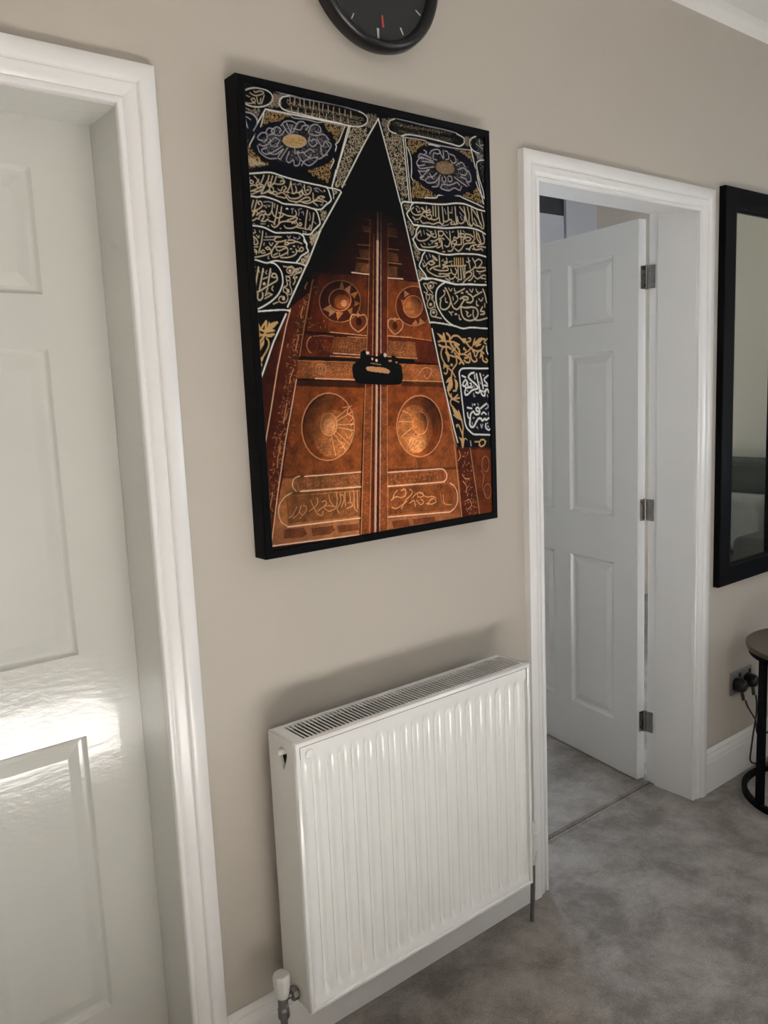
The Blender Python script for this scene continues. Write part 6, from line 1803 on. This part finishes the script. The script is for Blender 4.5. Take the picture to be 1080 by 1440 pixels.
# top grille: border and single slats
gx0, gx1, gy0, gy1 = RX + 0.031, RXE - 0.010, RF + 0.017, RB - 0.012
bm = bmesh.new()
zt = RZ1 - 0.0012
for a, b in (((RX + 0.004, gy1, zt - 0.010), (RXE - 0.004, RB + 0.001, zt)), ((RX + 0.004, RF + 0.006, zt - 0.010), (RXE - 0.004, gy0, zt)),
             ((RX + 0.004, gy0, zt - 0.010), (gx0, gy1, zt)), ((gx1, gy0, zt - 0.010), (RXE - 0.004, gy1, zt))):
    abox(bm, a, b)
finish('grille_border', bm, RAD, rad)
NS = 64
sp = (gx1 - gx0) / NS
slat_me = None
for k in range(NS):
    xc = gx0 + (k + 0.5) * sp + sp * 0.25
    if slat_me is None:
        so = loft('grille_slat', [[(-0.0018, y, 0.0), (-0.0012, y, 0.0011), (0.0012, y, 0.0011), (0.0018, y, 0.0), (0.0012, y, -0.0018), (-0.0012, y, -0.0018)] for y in (gy0, (gy0 + gy1) / 2, gy1)], RAD, rad, smooth=False)
        slat_me = so.data
    else:
        so = bpy.data.objects.new('grille_slat', slat_me)
        COL.objects.link(so)
        so.parent = rad
    so.location = (xc, 0, zt - 0.0014)
# vent plug in the side opening
lathe('vent_plug', [(0.0, -0.012), (0.0045, -0.012), (0.0056, -0.010), (0.0056, -0.003), (0.0068, -0.002), (0.0072, 0.001), (0.0072, 0.012), (0.0, 0.012)], RADSIDE, rad, axis='X', origin=(RX + 0.001, -0.096, 0.745), n=20)
box('opening_shade_plate', (RX + 0.012, -0.125, 0.69), (RX + 0.014, -0.07, 0.765), RADIN, rad)  # dark plate painting the shade seen through the side opening
# wall brackets behind
for bx in (RX + 0.12, RXE - 0.12):
    box('wall_bracket', (bx - 0.012, RB + 0.002, RZ0 + 0.08), (bx + 0.012, 0.0, RZ1 - 0.10), RADSIDE, rad)
adopt(rad)

# left valve
tv = empty('radiator_valve', (0.408, -0.098, 0))
tag(tv, 'grey radiator valve with pale ribbed cap at bottom left of the radiator', 'valve')
vx, vy = 0.407, -0.098
nn_ = 36
rings = []
for r, h in ((0.0, 0.266), (0.0145, 0.266), (0.0170, 0.263), (0.0178, 0.257), (0.0168, 0.243), (0.0145, 0.222), (0.0130, 0.214), (0.0, 0.214)):
    rings.append([(vx + r * (1 + (0.06 if (k % 3 == 0 and 0.22 < h < 0.27) else 0)) * math.cos(2 * PI * k / nn_), vy + r * (1 + (0.06 if (k % 3 == 0 and 0.22 < h < 0.27) else 0)) * math.sin(2 * PI * k / nn_), h) for k in range(nn_)])
loft('valve_cap', rings, PLAST, tv, angle=50)
lathe('valve_body', [(0.0, 0.214), (0.0105, 0.214), (0.0115, 0.206), (0.0115, 0.196), (0.0100, 0.190), (0.0128, 0.184), (0.0128, 0.168), (0.0085, 0.160), (0.0080, 0.150), (0.0, 0.150)], COPPER, tv, origin=(vx, vy, 0), n=8, angle=20)
lathe('union_nut', [(0.0, -0.001), (0.0145, -0.001), (0.0150, 0.001), (0.0150, 0.011), (0.0110, 0.014), (0.0, 0.014)], COPPER, tv, axis='X', origin=(vx + 0.022, vy, 0.207), n=8, angle=20)
lathe('valve_tail', [(0.0, 0), (0.0065, 0), (0.0065, 0.040), (0.0, 0.040)], CHROME, tv, axis='X', origin=(vx + 0.004, vy, 0.207), n=16)
lathe('pipe', [(0.0, 0.0), (0.0075, 0.0), (0.0075, 0.155), (0.0, 0.155)], COPPER, tv, origin=(vx, vy, 0), n=16)
adopt(tv)
# right lockshield
lv = empty('lockshield_valve', (1.214, -0.078, 0))
tag(lv, 'white capped lockshield valve and dark pipe at right end of the radiator', 'valve')
wx, wy = 1.214, -0.078
lathe('valve_cap', [(0.0, 0.292), (0.009, 0.292), (0.0115, 0.287), (0.0125, 0.272), (0.0105, 0.270), (0.0105, 0.267), (0.0150, 0.264), (0.0155, 0.240), (0.0150, 0.215), (0.0, 0.215)], PLAST, lv, origin=(wx, wy, 0), n=24)
lathe('valve_body', [(0.0, 0.214), (0.0110, 0.214), (0.0110, 0.206), (0.0145, 0.204), (0.0145, 0.186), (0.0085, 0.180), (0.0085, 0.170), (0.0, 0.170)], PLAST, lv, origin=(wx, wy, 0), n=24)
lathe('valve_tail', [(0.0, -0.082), (0.0075, -0.082), (0.0075, 0.0), (0.0, 0.0)], PLAST, lv, axis='X', origin=(wx, wy, 0.200), n=16)
tube('pipe', [(wx, wy, 0.172), (wx - 0.001, wy, 0.12), (wx - 0.002, wy + 0.002, 0.05), (wx - 0.002, wy + 0.004, 0.0)], 0.0065, COPPER, lv)
adopt(lv)

# ------------------------------------------------------------------ clock
CX, CZ = 0.829, 2.351
ck = empty('wall_clock', (CX, 0, CZ))
tag(ck, 'round black wall clock cut off by the top of the photo', 'clock')
lathe('clock_case', [(0.0, 0), (0.158, 0), (0.168, -0.006), (0.1725, -0.020), (0.1705, -0.034), (0.165, -0.042), (0.159, -0.044), (0.154, -0.041), (0.150, -0.030), (0.146, -0.022), (0.0, -0.022)],
      CLOCKB, ck, axis='Y', origin=(CX, 0, CZ), n=96)
lathe('dial', [(0.0, -0.0225), (0.144, -0.0225), (0.144, -0.024), (0.0, -0.024)], DIAL, ck, axis='Y', origin=(CX, 0, CZ), n=96)
for h in range(12):
    a = math.radians(90 - h * 30)
    big = h % 3 == 0
    r0, r1, w2 = (0.124, 0.144, 0.0028) if big else (0.126, 0.141, 0.0013)
    d = Vector((math.cos(a), 0, math.sin(a)))
    s = Vector((-math.sin(a), 0, math.cos(a)))
    c0 = Vector((CX, -0.0255, CZ))
    pts = [c0 + d * r0 + s * w2, c0 + d * r1 + s * w2, c0 + d * r1 - s * w2, c0 + d * r0 - s * w2]
    loft('hour_mark', [[tuple(p) for p in pts], [tuple(p + Vector((0, 0.0012, 0))) for p in pts]], MARK, ck, smooth=False)
def hand(name, ang, r0, r1, w0, w1, y, mat):
    a = math.radians(ang)
    d = Vector((math.cos(a), 0, math.sin(a)))
    s = Vector((-math.sin(a), 0, math.cos(a)))
    c0 = Vector((CX, y, CZ))
    pts = [c0 + d * r0 + s * w0, c0 + d * r1 + s * w1, c0 + d * r1 - s * w1, c0 + d * r0 - s * w0]
    loft(name, [[tuple(p) for p in pts], [tuple(p + Vector((0, 0.0012, 0))) for p in pts]], mat, ck, smooth=False)
hand('hour_hand', 60, -0.015, 0.075, 0.004, 0.003, -0.029, CLOCKB)
hand('minute_hand', 160, -0.02, 0.105, 0.003, 0.002, -0.031, CLOCKB)
hand('second_hand', -86, 0.100, 0.123, 0.0016, 0.0024, -0.033, REDM)
lathe('hand_pivot', [(0.0, -0.022), (0.006, -0.022), (0.006, -0.035), (0.0, -0.035)], CLOCKB, ck, axis='Y', origin=(CX, 0, CZ), n=20)
adopt(ck)

# ------------------------------------------------------------------ mirror
mi = empty('wall_mirror', (2.46, 0, 0.75))
tag(mi, 'tall black framed mirror hanging right of the open doorway', 'mirror')
MX0, MX1, MZ0, MZ1, MD = 2.250, 2.666, 0.742, 2.074, 0.024
fw = 0.075
prof = [(0, 0), (0, -MD + 0.003), (0.001, -MD + 0.001), (0.003, -MD), (fw - 0.012, -MD), (fw - 0.003, -MD + 0.002), (fw, -MD + 0.006), (fw, -0.004)]
cor = [(MX0, MZ0, 1, 1), (MX1, MZ0, -1, 1), (MX1, MZ1, -1, -1), (MX0, MZ1, 1, -1)]
for k in range(4):
    c0, c1 = cor[k], cor[(k + 1) % 4]
    loft('frame_side', [[(c[0] + c[2] * d, y, c[1] + c[3] * d) for d, y in prof] for c in (c0, c1)], BLACK, mi, smooth=False)
box('mirror_glass', (MX0 + 0.05, -0.012, MZ0 + 0.05), (MX1 - 0.05, -0.006, MZ1 - 0.05), MIRR, mi)
adopt(mi)

# ------------------------------------------------------------------ socket with two plugs
sk = empty('power_socket', (2.45, 0, 0.31))
tag(sk, 'brushed metal double wall socket above the skirting board', 'socket')
box('face_plate', (2.375, -0.008, 0.312), (2.520, 0.0, 0.398), BRUSH, sk, bevel=0.0015)
for cx_ in (2.412, 2.484):
    box('rocker_switch', (cx_ + 0.014, -0.011, 0.372), (cx_ + 0.024, -0.007, 0.388), RUBBER, sk, bevel=0.001)
adopt(sk)
def plug(name, cx_, label, tilt):
    r = empty(name, (cx_, -0.008, 0.352))
    tag(r, label, 'plug', 'plugs in the wall socket')
    sh = []
    for d, k in ((0.0, 1.0), (-0.022, 1.0), (-0.034, 0.86), (-0.040, 0.6)):
        ring = []
        for i in range(24):
            a = 2 * PI * i / 24
            x = 0.025 * math.cos(a) * k
            z = (0.024 * math.sin(a) if math.sin(a) > 0 else 0.026 * math.sin(a)) * k
            if abs(x) > 0.021: x = math.copysign(0.021, x)
            ring.append((cx_ + x, -0.008 + d, 0.352 + z))
        sh.append(ring)
    loft('plug_body', sh, RUBBER, r, angle=50)
    tube('cable_grip', [(cx_, -0.030, 0.334), (cx_ + tilt * 0.2, -0.034, 0.315), (cx_ + tilt * 0.5, -0.036, 0.298)], 0.0062, RUBBER, r)
    adopt(r)
    return r
plug('electric_plug', 2.404, 'left black plug in the brushed metal socket', 0.01)
plug('electric_plug.001', 2.482, 'right black plug in the brushed metal socket, nearest the side table', 0.0)
def cable(pts, label):
    o = tube('power_cable', pts, 0.0032, RUBBER, n=8)
    tag(o, label, 'cable', 'cables hanging from the wall socket')
cable([(2.409, -0.044, 0.297), (2.42, -0.047, 0.272), (2.462, -0.046, 0.225), (2.488, -0.044, 0.195), (2.50, -0.042, 0.150), (2.52, -0.05, 0.135), (2.60, -0.06, 0.138), (2.66, -0.05, 0.125)], 'thin black cable curving from the left plug to behind the table leg')
cable([(2.482, -0.044, 0.297), (2.498, -0.040, 0.262), (2.505, -0.036, 0.215), (2.492, -0.034, 0.15), (2.475, -0.034, 0.075), (2.47, -0.036, 0.045), (2.50, -0.04, 0.025), (2.60, -0.06, 0.006), (2.75, -0.08, 0.004)], 'thin black cable hanging from the right plug down to the carpet')

# ------------------------------------------------------------------ side table
TC = (2.445, -0.285)
TR = 0.235
tb = empty('side_table', (TC[0], TC[1], 0))
tag(tb, 'round bronze topped side table on a black ring base under the mirror', 'table')
lathe('table_top', [(0.0, 0.532), (TR - 0.008, 0.532), (TR - 0.001, 0.534), (TR + 0.001, 0.541), (TR, 0.549), (TR - 0.004, 0.550), (TR - 0.010, 0.5475), (0.0, 0.5475)], TOPM, tb, origin=(TC[0], TC[1], 0), n=96)
def ring(name, R, z0, z1, w_):
    lathe(name, [(R - w_, z0), (R, z0), (R, z1), (R - w_, z1), (R - w_, z0)], BLACK, tb, origin=(TC[0], TC[1], 0), n=96, cap=False)
ring('base_ring', TR + 0.003, 0.0, 0.018, 0.018)
ring('top_ring', TR - 0.010, 0.514, 0.532, 0.016)
for ang in (155, 275, 35):
    a = math.radians(ang)
    d = Vector((math.cos(a), math.sin(a), 0))
    s = Vector((-math.sin(a), math.cos(a), 0))
    rr = []
    for z in (0.002, 0.532):
        c0 = Vector((TC[0], TC[1], z)) + d * (TR - 0.009)
        w2 = 0.0125 if z > 0.3 else 0.015
        rr.append([tuple(c0 + s * w2 * u_ + d * 0.0075 * v_) for u_, v_ in ((-1, -1), (1, -1), (1, 1), (-1, 1))])
    loft('leg', rr, BLACK, tb, smooth=False)
adopt(tb)

# ------------------------------------------------------------------ what the mirror shows
sf = empty('sofa', (4.2, -1.4, 0))
tag(sf, 'dark sofa with a light cushion, seen reflected in the mirror', 'sofa')
def soft(name, a, b, mat, parent, r=0.04):
    return box(name, a, b, mat, parent, bevel=r, seg=5)
soft('backrest', (4.36, -2.4, 0.1), (4.58, -0.55, 0.97), SOFA, sf)
soft('seat', (3.75, -2.2, 0.12), (4.40, -0.75, 0.42), SOFA, sf)
soft('armrest', (3.75, -0.78, 0.1), (4.5, -0.56, 0.62), SOFA, sf)
soft('armrest', (3.75, -2.4, 0.1), (4.5, -2.18, 0.62), SOFA, sf)
soft('cushion', (4.20, -1.55, 0.43), (4.36, -0.82, 0.78), SOFA2, sf, 0.06)
adopt(sf)
pf = empty('pouffe', (3.35, -0.85, 0))
tag(pf, 'round brown pouffe, seen reflected low in the mirror', 'pouffe')
lathe('pouffe_body', [(0.0, 0.0), (0.20, 0.0), (0.24, 0.05), (0.25, 0.2), (0.24, 0.34), (0.20, 0.40), (0.0, 0.41)], SHADE, pf, origin=(3.35, -0.85, 0), n=40)
adopt(pf)
